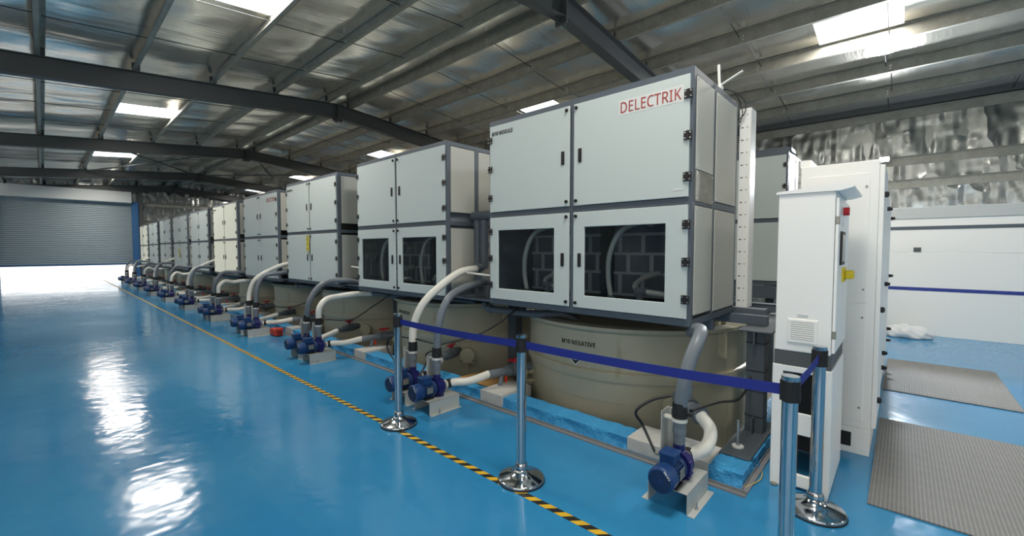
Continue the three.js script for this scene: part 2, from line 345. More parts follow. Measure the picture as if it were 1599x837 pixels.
// portal frames
const ORD = ['nearest', 'second', 'third', 'fourth', 'fifth', 'sixth', 'seventh', 'eighth', 'ninth', 'tenth'];
RAFTERS.forEach((x, k) => {
  const o = thing('portal_frame', ['dark grey steel portal frame just behind the camera line', 'dark grey steel roof frame crossing above the nearest lettered module', 'dark grey steel roof frame, second from the nearest, spanning the upper left', 'dark grey steel roof frame, third from the nearest', 'dark grey steel roof frame, fourth from the nearest', 'dark grey steel roof frame against the far end wall above the shutter'][k], 'roof frame', [x, 0, 0], 0, 'steel portal frames');
  const beam = (za, zb) => {
    const ya = sheetY(za) - 0.2, yb = sheetY(zb) - 0.2, d = 0.34;
    const q = (z, y, w, h0, h1) => [z, y, w, h0, h1];
    const len = Math.hypot(zb - za, yb - ya), ang = Math.atan2(yb - ya, zb - za);
    const I = merge([bx(-0.09, 0.09, -0.012, 0, 0, len), bx(-0.09, 0.09, -d, -d + 0.012, 0, len), bx(-0.004, 0.004, -d, 0, 0, len)]);
    I.rotateX(-Math.atan2(yb - ya, Math.abs(zb - za)));
    if (zb < za) I.rotateY(Math.PI);
    return T(I, 0, ya, za);
  };
  mesh('rafter', beam(ZR, ZL), M.rafter, o); mesh('rafter', beam(ZR, ZB), M.rafter, o);
  mesh('ridge_plate', [bx(-0.1, 0.1, RY - 0.62, RY - 0.19, ZR - 0.02, ZR + 0.02), bx(-0.004, 0.004, RY - 0.62, RY - 0.5, ZR - 0.12, ZR + 0.12)], M.rafter, o);
  for (const sx of [-1, 1]) for (const y of [RY - 0.59, RY - 0.27]) mesh('bolt', cyl(0.016, 0.08, 'z', sx * 0.06, y, ZR, 6), M.rafter, o);
  for (const z of [ZL - 0.16, ZB + 0.16]) mesh('column', [bx(-0.09, 0.09, 0, sheetY(z) - 0.3, z - 0.15, z - 0.138), bx(-0.09, 0.09, 0, sheetY(z) - 0.3, z + 0.138, z + 0.15), bx(-0.004, 0.004, 0, sheetY(z) - 0.3, z - 0.15, z + 0.15)], M.rafter, o);
  for (const z of PURLINS) mesh('purlin_cleat', bx(0.01, 0.018, sheetY(z) - 0.2, sheetY(z) - 0.04, z - 0.06, z + 0.06), M.rafter, o);
});
// rod bracing in the far bay
for (const [za, zb, w] of [[-1.3, -4.9, 'left'], [-5.3, -8.9, 'right']]) {
  const o = thing('roof_brace', w === 'left' ? 'crossed dark bracing rods under the far roof, left of the ridge' : 'crossed dark bracing rods under the far roof, right of the ridge', 'bracing');
  const y = (z) => sheetY(z) - 0.27;
  mesh('rod', bar([-17.9, y(za), za], [-24.9, y(zb), zb], 0.03), M.rafter, o);
  mesh('rod', bar([-17.9, y(zb), zb], [-24.9, y(za), za], 0.03), M.rafter, o);
}
// flood lamp on the back wall
{
  const o = thing('flood_lamp', 'small bright floodlight fixed to the girt of the foil wall', 'lamp', [-0.36, 3.5, ZB + 0.1]);
  mesh('housing', rb(-0.1, 0.1, -0.06, 0.07, -0.02, 0.07, 0.01), M.galv, o);
  mesh('lens', rb(-0.08, 0.08, -0.045, 0.05, 0.065, 0.08), M.lampGlass, o);
  mesh('yoke', [bx(-0.115, -0.105, -0.02, 0.04, -0.07, 0.05), bx(0.105, 0.115, -0.02, 0.04, -0.07, 0.05), bx(-0.115, 0.115, -0.02, 0.04, -0.075, -0.065)], M.galv, o);
  const l = new THREE.SpotLight(0xf4faff, 120, 0, 1.25, 0.6, 2); l.position.set(-0.36, 3.48, ZB + 0.3); l.target.position.set(0.1, 1.0, -6); l.castShadow = true; l.shadow.radius = 5; l.name = 'flood_lamp_light'; scene.add(l, l.target);
}

// floor tape
{
  const g = new THREE.BoxGeometry(31, 0.002, 0.05); const uv = g.attributes.uv, p = g.attributes.position;
  for (let i = 0; i < p.count; i++) uv.setXY(i, p.getX(i) / 0.115, (p.getZ(i) / 0.115));
  single('floor_tape', 'yellow and black striped marking tape along the blue floor', 'tape', g, M.tape, [-14.5, 0.0012, -2.0]);
}
// pit curb, painted blue, with steel strip
const MODX = [-1.08, -3.73, -6.32, -8.77, -11.28, -13.82, -16.35, -18.85, -21.33, -23.72];   // right edge of each module
const PUMPX = [-1.0]; for (let k = 0; k < 10; k++) PUMPX.push(MODX[k] - 1.98 - 0.26);
const padX = (k) => k === 0 ? -1.23 : PUMPX[k] + 0.31;
{
  const c = struct('trim_1', null);
  const rough = (x0, x1) => {
    const L = x1 - x0, g = new THREE.BoxGeometry(L, 0.09, 0.2, Math.max(2, Math.round(L / 0.06)), 3, 5), p = g.attributes.position;
    for (let i = 0; i < p.count; i++) {
      const x = p.getX(i), y = p.getY(i), z = p.getZ(i), k = Math.sin(x * 31 + y * 50) * Math.sin(x * 17 + z * 40 + 1) + 0.6 * Math.sin(x * 71 + z * 90);
      if (y > -0.04) p.setY(i, y + 0.005 * k); if (z > 0.09) p.setZ(i, z + 0.010 * k + (y < -0.03 ? 0.012 : 0));
    }
    g.computeVertexNormals(); return T(metreUV(g), (x0 + x1) / 2, 0.045, -3.1);
  };
  const cuts = [];
  for (let k = 0; k < PUMPX.length; k++) { const px = padX(k), w = k === 0 ? 0.3 : 0.15; cuts.push([px + w, px - w]); }
  let x = PIT.x1 + 0.2;
  for (const [a, b] of cuts) { if (x - a > 0.05) mesh('curb_block', rough(a, x), M.curb, c); x = b; }
  if (x > PIT.x0) mesh('curb_block', rough(PIT.x0, x), M.curb, c);
  mesh('edge_strip', [bx(PIT.x0, PIT.x1 + 0.24, 0, 0.012, -2.93, -2.895), bx(PIT.x0, PIT.x1 + 0.24, 0.006, 0.03, -2.93, -2.925)], M.strip, c);
  mesh('edge_strip', [bx(PIT.x1 + 0.205, PIT.x1 + 0.24, 0, 0.012, -5.2, -2.93), bx(PIT.x1 + 0.205, PIT.x1 + 0.21, 0.006, 0.03, -5.2, -2.93)], M.strip, c);
  const end = rough(-0.001, 2.0); end.translate(-1.0, 0, 3.1); end.rotateY(Math.PI / 2); mesh('curb_block', T(end, PIT.x1 + 0.1, 0, -4.205), M.curb, c);
}

// ------------------------------------------------------------------ battery modules
const MW = 1.98, MH = 1.75, MD = 1.04, MID = 0.858;
const doorGeo = {};
function doorPanel(w, h, win) {
  const s = new THREE.Shape([[0, 0], [w, 0], [w, h], [0, h]].map((p) => new THREE.Vector2(...p)));
  if (win) s.holes.push(new THREE.Path([[0.1, 0.095], [0.1, h - 0.115], [w - 0.15, h - 0.115], [w - 0.15, 0.095]].map((p) => new THREE.Vector2(...p))));
  const g = new THREE.ExtrudeGeometry(s, { depth: 0.014, bevelEnabled: true, bevelSize: 0.003, bevelThickness: 0.003, bevelSegments: 1 });
  return g;
}
const hingeGeo = merge([rb(-0.028, 0.028, -0.03, 0.03, 0, 0.01, 0.003), cyl(0.007, 0.062, 'y', 0, 0, 0.009, 8)]);
const screwGeo = merge([[-0.018, -0.018], [0.018, -0.018], [-0.018, 0.018], [0.018, 0.018]].map(([x, y]) => cyl(0.005, 0.004, 'z', x, y, 0.0115, 8)));
const handleGeo = merge([rb(-0.016, 0.016, -0.055, 0.055, 0, 0.008, 0.003), rb(-0.009, 0.009, -0.04, 0.03, 0.006, 0.013, 0.003)]);
const latchGeo = merge([cyl(0.014, 0.012, 'z', 0, 0, 0.006, 12), rb(-0.006, 0.006, -0.012, 0.012, 0.01, 0.018, 0.002)]);
const cornerScrew = cyl(0.006, 0.005, 'x', 0, 0, 0, 8);
const sidePanelGeo = {};
function makeModule(name, label, o = {}) {
  const t = thing(name, label, 'cabinet', [0, 0, 0], 0, o.group || 'battery modules in the front row');
  const w = MW / 2, f = 0.05;
  const rails = [];
  for (const x of [-w, w - f]) for (const z of [0, -MD + f, -0.42]) rails.push(rb(x, x + f, 0, MH, z - f, z));
  const e = 0.0008, a = w - f + 0.003;
  for (const y of [0, MID - f / 2, MH - f]) {
    rails.push(rb(-a, a, y + e, y + f - e, -f + e, -e), rb(-a, a, y + e, y + f - e, -MD + e, -MD + f - e));
    for (const x of [-w, w - f]) for (const [z0, z1] of [[-0.417, -f + 0.003], [-MD + f - 0.003, -0.467]]) rails.push(rb(x + e, x + f - e, y + e, y + f - e, z0 - 0.003, z1));
  }
  for (const [y0, y1] of [[f - 0.003, MID - f / 2 + 0.003], [MID + f / 2 - 0.003, MH - f + 0.003]]) rails.push(rb(-0.018, 0.018, y0, y1, -f + e, -e));
  mesh('frame', rails, M.frame, t);
  mesh('gasket', [bx(-w + 0.03, w - 0.03, 0.03, MH - 0.03, -0.03, -0.022)].slice(0, o.windows ? 0 : 1).concat(o.windows ? [bx(-w + 0.03, w - 0.03, MID, MH - 0.03, -0.03, -0.022)] : []), M.gasket, t);
  // closed back, floor, top
  mesh('back_panel', bx(-w + 0.02, w - 0.02, 0.02, MH - 0.02, -MD + 0.012, -MD + 0.018), o.windows ? M.inner : M.side, t);
  mesh('top_panel', bx(-w + 0.01, w - 0.01, MH - 0.012, MH - 0.004, -MD + 0.01, -0.01), M.panel, t);
  mesh('floor_panel', bx(-w + 0.01, w - 0.01, 0.004, 0.012, -MD + 0.01, -0.01), M.frame, t);
  mesh('middle_shelf', bx(-w + 0.02, w - 0.02, MID - 0.01, MID, -MD + 0.02, -0.03), M.inner, t);
  // side panels: two bays deep, upper and lower
  for (const s of [-1, 1]) {
    const X = s * (w - 0.001), parts = o.end && s > 0
      ? [[0.075, MID - 0.03, -0.055, -0.41, 0], [MID + 0.0, 1.07, -0.052, -0.415, 1], [1.075, MH - 0.055, -0.055, -0.41, 0], [0.06, MID - 0.03, -0.475, -0.99, 0], [MID + 0.03, MH - 0.055, -0.475, -0.99, 0]]
      : [[0.13, MID - 0.055, -0.055, -0.41, 0], [MID + 0.12, MH - 0.055, -0.055, -0.41, 0], [0.13, MID - 0.055, -0.475, -0.99, 0], [MID + 0.12, MH - 0.055, -0.475, -0.99, 0]];
    for (const [y0, y1, z0, z1, metal] of parts) {
      const p = mesh('side_panel', rb(X - 0.006, X + 0.006, y0, y1, z1, z0, 0.003), metal ? M.galv : M.side, t);
      for (const y of [y0 + 0.02, y1 - 0.02]) for (const z of [z0 - 0.02, z1 + 0.02]) { const q = mesh('screw', cornerScrew, M.screw, p); q.position.set(X + s * 0.007, y, z); }
    }
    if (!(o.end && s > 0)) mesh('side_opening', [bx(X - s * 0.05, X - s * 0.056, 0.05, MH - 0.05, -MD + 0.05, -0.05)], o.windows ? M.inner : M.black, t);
    else mesh('side_rail', rb(X - s * 0.045, X + s * 0.004, MID - 0.025, MID + 0.025, -MD, -0.46), M.frame, t);
  }
  // doors
  for (const [row, y0, y1] of [[0, 0.058, MID - 0.03], [1, MID + 0.03, MH - 0.055]]) for (const s of [-1, 1]) {
    const x0 = s < 0 ? -w + 0.026 : 0.026, x1 = s < 0 ? -0.026 : w - 0.026, win = o.windows && row === 0, h = y1 - y0, ww = x1 - x0;
    const key = row + (win ? 'w' : ''); doorGeo[key] ||= doorPanel(ww, h, win);
    const d = mesh('door', doorGeo[key], M.panel, t); d.position.set(x0, y0, 0);
    const add = (n, g, m, x, y, z = 0.017) => { const q = mesh(n, g, m, d); q.position.set(x, y, z); return q; };
    const inner = s < 0 ? ww - 0.06 : 0.06, edge = s < 0 ? ww - 0.022 : 0.022, hx = s < 0 ? 0.004 : ww - 0.004;
    add('handle', handleGeo, M.black, inner, h * (row ? 0.49 : 0.5));
    for (const y of [0.035, h - 0.03]) add('latch', latchGeo, M.black, edge, y);
    for (const y of [0.13, h / 2, h - 0.13]) { add('hinge', hingeGeo, M.black, hx, y); add('hinge_screws', screwGeo, M.screw, hx, y).userData.kind = 'stuff'; }
    if (win) {
      add('window_pane', bx(0.09, ww - 0.14, 0.085, h - 0.105, 0, 0.004), M.window, 0, 0, 0.002);
    }
  }
  if (o.windows) {
    // what shows through the panes: cell stack lattice, hoses, fittings
    const y0 = 0.06;
    const cells = [], plates = [];
    for (const cx of [-0.52, 0.46]) {
      plates.push(bx(cx - 0.36, cx + 0.46, y0 + 0.05, MID - 0.06, -0.86, -0.55));
      for (const y of [0.13, 0.32, 0.49, 0.66, 0.77]) cells.push(bx(cx - 0.36, cx + 0.47, y - 0.012, y + 0.012, -0.56, -0.535));
      for (let r = 0; r < 3; r++) for (let k = 0; k < 4; k++) { const xx = cx - 0.3 + k * 0.22 + (r % 2) * 0.08; cells.push(bx(xx - 0.018, xx + 0.018, [0.13, 0.32, 0.49][r], [0.32, 0.49, 0.66][r], -0.56, -0.54)); }
    }
    mesh('cell_stack', plates, M.inner, t);
    mesh('stack_lattice', cells, M.lattice, t);
    for (const cx of [-0.6, 0.33]) {
      const hs = mesh('inner_hose', tube([[cx - 0.07, 0.14, -0.2], [cx - 0.09, 0.3, -0.19], [cx - 0.075, 0.5, -0.19], [cx + 0.01, 0.68, -0.22], [cx + 0.12, 0.75, -0.36], [cx + 0.14, 0.74, -0.52]], 0.022, 30, 10), M.hoseWhite, t);
      mesh('inner_hose', tube([[cx + 0.21, 0.33, -0.52], [cx + 0.14, 0.3, -0.4], [cx + 0.12, 0.24, -0.26], [cx + 0.17, 0.2, -0.2]], 0.024, 20, 10), M.hoseWhite, t);
      mesh('inner_hose', tube([[cx + 0.24, 0.2, -0.2], [cx + 0.5, 0.185, -0.2], [cx + 0.58, 0.2, -0.21]], 0.022, 16, 10), M.hoseWhite, t);
      mesh('pipe_fitting', [cyl(0.028, 0.16, 'y', cx + 0.19, 0.12, -0.2, 12), cyl(0.03, 0.1, 'x', cx + 0.2, 0.2, -0.2, 12), cyl(0.03, 0.05, 'y', cx - 0.07, 0.13, -0.2, 12)], M.hoseGrey, t);
      mesh('hose_clamp', [cyl(0.033, 0.012, 'y', cx - 0.07, 0.13, -0.2, 12), cyl(0.034, 0.012, 'y', cx + 0.19, 0.075, -0.2, 12), rb(cx + 0.26, cx + 0.36, 0.03, 0.045, -0.22, -0.17)], M.steel, t);
    }
  }
  return t;
}
const MODY = [1.005, 0.97, 0.965, 0.93, 0.915, 0.90, 0.89, 0.89, 0.87, 0.85];
const ZF = -3.02;
const MLAB = [
  'large light grey module with two tinted windows and red lettering, nearest in the front row',
  'light grey module with two tinted windows and no lettering, second from the right',
  'light grey solid-door module with a long yellow tag, third from the right',
  'light grey solid-door module with faint red lettering, fourth from the right',
  'light grey solid-door module, fifth from the right in the front row',
  'light grey solid-door module, sixth from the right in the front row',
  'light grey solid-door module with a small yellow tag, seventh from the right',
  'light grey solid-door module, third from the far left end of the front row',
  'light grey solid-door module, second from the far left end of the front row',
  'light grey solid-door module at the far left end of the row, smallest in the picture'];
const mods = [];
const plain = makeModule('battery_module', MLAB[2]);
MODX.forEach((x, k) => {
  let m;
  if (k === 0) m = makeModule('battery_module', MLAB[0], { windows: true, end: true });
  else if (k === 1) m = makeModule('battery_module', MLAB[1], { windows: true });
  else if (k === 2) m = plain;
  else { m = plain.clone(); m.name = numbered('battery_module'); scene.add(m); m.userData = { ...plain.userData, label: MLAB[k] }; }
  m.position.set(x - MW / 2, MODY[k], ZF); m.scale.y = [1.025, 1.015][k] || 1; mods.push(m);
});
// lettering: thin vinyl on the doors
const word = (parent, name, g, mat, x, y, z = 0.0185) => { const m = mesh(name, g, mat, parent); m.position.set(x, y, z); return m; };
const doorsOf = (m) => m.children.filter((c) => c.name === 'door');   // 0 lower left, 1 lower right, 2 upper left, 3 upper right
{
  const d = doorsOf(mods[0]);
  word(d[3], 'lettering', text('DELECTRIK', 0.078, 0.46, 'sans_regular'), M.textRed, 0.655, 0.69);
  word(d[3], 'sticker', bx(-0.245, 0.245, -0.055, 0.055, 0, 0.0006), M.sticker, 0.655, 0.69, 0.0175);
  word(d[2], 'lettering', text('M10 MODULE', 0.036, 0.27), M.textBlack, 0.165, 0.735);
  word(d[3], 'maker_plate', bx(-0.035, 0.035, -0.008, 0.008, 0, 0.001), M.sticker, 0.87, 0.05, 0.0175);
  const d3 = doorsOf(mods[2]); word(d3[2], 'lettering', text('M8 MODULE', 0.036, 0.25), M.textBlack, 0.155, 0.735);
  const d4 = doorsOf(mods[3]); word(d4[3], 'lettering', text('DELECTRIK', 0.078, 0.46, 'sans_regular'), M.textRed, 0.655, 0.69);
  const d5 = doorsOf(mods[4]); word(d5[2], 'lettering', text('M6 MODULE', 0.036, 0.25), M.textBlack, 0.155, 0.735);
}
// yellow tags hanging from a latch
for (const [k, dx, y0, L, lab] of [[2, -0.03, 0.55, 0.27, 'long yellow lock-out tag hanging between the doors of the third module'], [6, 0.0, 0.38, 0.3, 'small yellow tag hanging on the seventh module far down the row']]) {
  const o = thing('yellow_tag', lab, 'tag', [MODX[k] - MW / 2 + dx, MODY[k] + y0, ZF + 0.04]);
  mesh('board', rb(-0.05, 0.05, 0, L, -0.004, 0.004, 0.003), M.yellowTag, o);
  mesh('print', [bx(-0.035, 0.035, L * 0.12, L * 0.16, 0.004, 0.005), bx(-0.02, 0.02, L * 0.35, L * 0.38, 0.004, 0.005), bx(-0.008, 0.008, L * 0.42, L * 0.56, 0.004, 0.005), bx(-0.035, 0.035, L * 0.66, L * 0.69, 0.004, 0.005), bx(-0.012, 0.012, L * 0.72, L * 0.8, 0.004, 0.005)], M.textBlack, o);
  const ring = new THREE.TorusGeometry(0.028, 0.006, 8, 20); mesh('ring', T(ring, 0, L - 0.01, 0.006), M.steel, o);
}
// modules of the rear row, the first seen past the cable tray
MODX.forEach((x, k) => {
  const m = plain.clone(); m.name = numbered('battery_module'); scene.add(m);
  m.userData = { label: k ? `grey rear row module standing behind the ${ORD[k]} front row module from the right` : 'grey module of the rear row seen between slotted tray and white cabinets', category: 'cabinet', group: 'battery modules in the rear row' };
  m.position.set(x - 0.04 - MW / 2, 1.072, -6.5);
});
{
  single('top_duct', 'grey flat duct lying on top of the rear row module', 'duct', [rb(-0.5, 0.5, 0, 0.05, -0.3, 0.0), rb(-0.46, 0.46, 0.05, 0.065, -0.28, -0.02)], M.frame, [-1.6, 1.07 + MH, -6.55]);
}

// ------------------------------------------------------------------ supports
const TR = 1.16;
const TANKX = []; for (let k = 0; k < 10; k++) TANKX.push(MODX[k] - MW / 2 - 0.18);
const GAPX = [-0.83]; for (let k = 0; k < 9; k++) GAPX.push((TANKX[k] + TANKX[k + 1]) / 2); GAPX.push(TANKX[9] - 1.3);
const topOf = (k) => k === 0 ? MODY[0] : Math.min(MODY[Math.min(k, 9)], MODY[k - 1]);
GAPX.forEach((x, k) => {
  const H = topOf(k) - 0.10;
  const o = thing('support_stand', k === 0 ? 'dark grey steel support column with base plate beside the rightmost tank' : `dark grey steel support column behind the ${ORD[k - 1]} gap between modules`, 'support', [x, k ? PIT.y : 0.092, k ? -3.97 : -3.8], 0, 'steel supports under the modules');
  const h = H - (k ? PIT.y : 0.092);
  mesh('column', [rb(-0.065, 0.065, 0.012, h, -0.065, 0.065, 0.006)], M.column, o);
  mesh('base_plate', [rb(-0.1, 0.1, 0, 0.014, -0.24, k === 0 ? 0.58 : 0.3)], M.column, o);
  mesh('gusset', [bx(-0.005, 0.005, 0.014, 0.14, 0.065, 0.13)], M.column, o);
  mesh('anchor_bolt', [cyl(0.011, 0.2, 'y', -0.02, 0.11, k === 0 ? 0.42 : 0.22, 8)], M.steel, o);
  mesh('washer', [cyl(0.04, 0.01, 'y', -0.02, 0.019, k === 0 ? 0.42 : 0.22, 16)], M.sticker, o);
  mesh('top_plate', [rb(-0.12, 0.12, h, h + 0.014, -1.1, 0.12), bx(-0.006, 0.006, h - 0.1, h, -0.25, 0.12), bx(-0.006, 0.006, h - 0.06, h, -1.1, -0.2)], M.column, o);
  if (k === 0) for (const y of [0.14, 0.34, 0.5, 0.72]) mesh('cable_tie', [rb(-0.069, 0.069, y, y + 0.006, -0.069, 0.069, 0.002)], M.rubber, o);
});
MODX.forEach((mx, n) => { for (const [x, lab] of [[mx - 0.22, 'right'], [mx - 1.8, 'left']]) {
  const o = thing('support_stand', `dark steel trestle under the ${lab} end of the ${ORD[n]} rear row module`, 'support', [x, PIT.y, -7.0], 0, 'steel supports under the rear modules'), H = 1.07 - PIT.y;
  for (const z of [-0.42, 0.42]) mesh('leg', rb(-0.05, 0.05, 0, H - 0.07, z - 0.05, z + 0.05), M.column, o);
  mesh('cross_beam', rb(-0.06, 0.06, H - 0.07, H, -0.52, 0.52), M.column, o);
} });
single('support_beam', 'long grey rail under the front edge of the rear row modules', 'beam', rb(-27, -1.12, 0, 0.16, -0.03, 0.03), M.frame, [0, 0.905, -6.42]);
single('support_beam', 'steel channel under the slotted tray of the rear row', 'beam', rb(-0.24, 0.06, 0, 0.05, -0.04, 0.04), M.frame, [-1.0, 1.02, -6.78]);
for (let k = 0; k < 10; k++) for (const z of [-3.52, -4.0]) {
  const x1 = k === 0 && z < -3.9 ? -0.8 : GAPX[k] - (z > -3.9 ? 0.25 : 0.0), x0 = GAPX[k + 1] + (z > -3.9 ? 0.0 : 0.005);
  single('support_beam', `dark steel beam under the ${ORD[k]} module from the right, ${z > -3.9 ? 'front' : 'rear'} one`, 'beam', [rb(k ? Math.min(x1, MODX[k] - 0.01) : x1, x0, -0.085, -0.005, -0.03, 0.03)], M.frame, [0, MODY[k], z], 'beams under the modules');
}
single('support_beam', 'grey steel channel reaching out behind the slotted tray', 'beam', [rb(-2.6, -0.75, 0, 0.075, -0.04, 0.04), rb(-2.6, -0.75, 0.07, 0.08, -0.05, 0.05)], M.frame, [0, 0.94, -4.75], 'beams under the modules');
single('support_beam', 'grey steel channel carrying the slotted tray beside the nearest module', 'beam', [rb(-2.9, -0.85, 0, 0.08, -0.05, 0.05)], M.frame, [0, 0.955, -4.17], 'beams under the modules');

// slotted white cable tray
function tray(label, x, y, z, h, group) {
  const o = thing('cable_tray', label, 'cable tray', [x, y, z], 0, group);
  mesh('channel', [rb(-0.045, 0.045, 0, h, -0.003, 0.003, 0.001), rb(0.04, 0.045, 0, h, -0.16, 0.0, 0.001), rb(-0.045, -0.04, 0, h, -0.16, 0.0, 0.001)], M.whiteTray, o);
  for (let k = 0; k < Math.floor(h / 0.107); k++) { mesh('slot', bx(-0.032, -0.012, -0.004, 0.004, 0, 0.004), M.black, o).position.y = 0.06 + k * 0.107; mesh('slot', bx(0.012, 0.02, -0.004, 0.004, 0, 0.004), M.black, o).position.y = 0.06 + k * 0.107; }
}
tray('tall white slotted cable tray standing beside the nearest module', -1.035, 1.04, -4.12, 1.72, 'slotted cable trays');
tray('white slotted cable tray behind, beside the rear row module', -1.0, 1.07, -6.7, 1.63, 'slotted cable trays');
// antenna on top of module
{
  const o = thing('antenna', 'white two-rod antenna on top of the nearest module', 'antenna', [-1.1, MODY[0] + MH * 1.025, -3.62]);
  mesh('base', rb(-0.02, 0.02, 0, 0.03, -0.03, 0.03), M.whiteTray, o);
  mesh('rod', bar([0, 0.02, 0], [-0.008, 0.19, 0.01], 0.01), M.whiteTray, o);
  mesh('rod', bar([0, 0.03, 0], [0.17, 0.09, 0.03], 0.008), M.whiteTray, o);
  mesh('wire', tube([[0, 0.01, -0.02], [0.03, 0.03, -0.15], [0.04, 0.02, -0.35], [0.05, -0.08, -0.46], [0.03, -0.16, -0.47]], 0.004, 24, 6), M.rubber, o);
  mesh('wire', tube([[0, 0.01, -0.02], [0.01, 0.05, -0.2], [0.03, 0.06, -0.4], [0.07, 0.0, -0.47], [0.06, -0.1, -0.46], [0.02, -0.14, -0.44]], 0.004, 24, 6), M.rubber, o);
}

// ------------------------------------------------------------------ tanks
const tankProf = [[0, -0.32], [TR - 0.02, -0.32], [TR - 0.015, 0.165], [TR - 0.01, 0.168], [TR - 0.01, 0.172], [TR - 0.012, 0.36], [TR + 0.02, 0.362], [TR + 0.024, 0.372], [TR + 0.024, 0.435], [TR + 0.018, 0.445], [TR - 0.002, 0.455], [TR, 0.47], [TR + 0.006, 0.79], [TR + 0.045, 0.815], [TR + 0.055, 0.822], [TR + 0.055, 0.85], [TR - 0.04, 0.86], [TR - 0.05, 0.84], [0.5, 0.88], [0, 0.9]];
const tankGeo = (() => { const g = lathe(tankProf, 72), p = g.attributes.position, uv = g.attributes.uv; for (let i = 0; i < p.count; i++) uv.setXY(i, uv.getX(i) * 7.2, p.getY(i)); return toCreasedNormals(g.translate(0, 0.32, 0), 0.45); })();
function makeTank(label) {
  const t = thing('electrolyte_tank', label, 'tank', [0, PIT.y, -4.5], 0, 'cream storage tanks in the pit');
  mesh('shell', tankGeo, M.tank, t);
  const Y = -PIT.y;
  const nozzle = (deg, y) => {
    const a = deg * Math.PI / 180, g = merge([cyl(0.095, 0.03, 'z', 0, 0, 0.1, 20), cyl(0.05, 0.14, 'z', 0, 0, 0.05, 16), bx(-0.1, 0.1, -0.1, -0.085, 0, 0.12), bx(-0.012, 0.012, -0.16, -0.09, 0, 0.08)]);
    g.translate(0, 0, TR - 0.03); g.rotateY(a); mesh('nozzle', T(g, 0, y + Y, 0), M.tankTrim, t);
  };
  nozzle(-43, 0.2); nozzle(43, 0.2);
  for (const deg of [68, -68, 20]) {
    const a = deg * Math.PI / 180, g = merge([rb(-0.05, 0.05, 0.6, 0.8, 0, 0.03), rb(-0.012, 0.012, 0.58, 0.82, 0, 0.06)]); g.translate(0, 0, TR - 0.005); g.rotateY(a);
    if (deg !== 20) mesh('lug', T(g, 0, Y, 0), M.tankTrim, t);
    const e = new THREE.TorusGeometry(0.06, 0.022, 8, 16, Math.PI); e.scale(1, 1.3, 1); e.translate(0, 0.84, TR - 0.1); e.rotateY(a + 0.1); if (deg > 20) mesh('lifting_eye', T(e, 0, Y, 0), M.tankTrim, t);
  }
  mesh('lid_clamp', [T(cyl(0.04, 0.05, 'y', -0.55, 0.88 + Y, 0.85, 12), 0, 0, 0)], M.hoseGrey, t);
  return t;
}
const tankLabels = ['cream tank marked M10 NEGATIVE with a black hazard diamond, nearest in the pit', 'cream tank marked M9 POSITIVE, second from the right behind the hose pair'];
const tank0 = makeTank(tankLabels[0]);
const tanks = TANKX.map((x, k) => {
  let t = tank0;
  if (k) { t = tank0.clone(); t.name = numbered('electrolyte_tank'); scene.add(t); t.userData = { ...tank0.userData, label: tankLabels[k] || `cream storage tank below the ${ORD[k]} module from the right` }; }
  t.position.x = x; if (k > 1) t.scale.set(0.962, 1 + (MODY[k] - 0.985) / 1.22, 0.962); return t;
});
const tankText = (k, s, deg, w) => { const g = bend(text(s, 0.042, w), TR + 0.005); g.rotateY(deg * Math.PI / 180); const m = mesh('lettering', g, M.textBlack, tanks[k]); m.position.y = 0.675 - PIT.y; };
tankText(0, 'M10 NEGATIVE', 1.5, 0.365); tankText(1, 'M9 POSITIVE', -10, 0.36);
{
  const tri = (pts, z) => { const s = new THREE.Shape(pts.map((p) => new THREE.Vector2(...p))); return new THREE.ExtrudeGeometry(s, { depth: z, bevelEnabled: false }); };
  const a = 0.066, y = 0.525 - PIT.y;
  const g1 = bend(tri([[0, -a], [a, 0], [0, a], [-a, 0]], 0.001), TR + 0.004), g2 = bend(tri([[0, -a + 0.014], [a - 0.014, 0], [-a + 0.014, 0]], 0.001), TR + 0.0055);
  const g3 = bend(tri([[-0.02, -0.012], [0.02, -0.012], [0.02, -0.006], [-0.02, -0.006]], 0.001), TR + 0.007);
  for (const [g, m, n] of [[g1, M.sticker, 'hazard_label'], [g2, M.textBlack, 'hazard_print'], [g3, M.sticker, 'hazard_word']]) { g.rotateY(0.5 * Math.PI / 180); mesh(n, g, m, tanks[0]).position.y = y; }
}

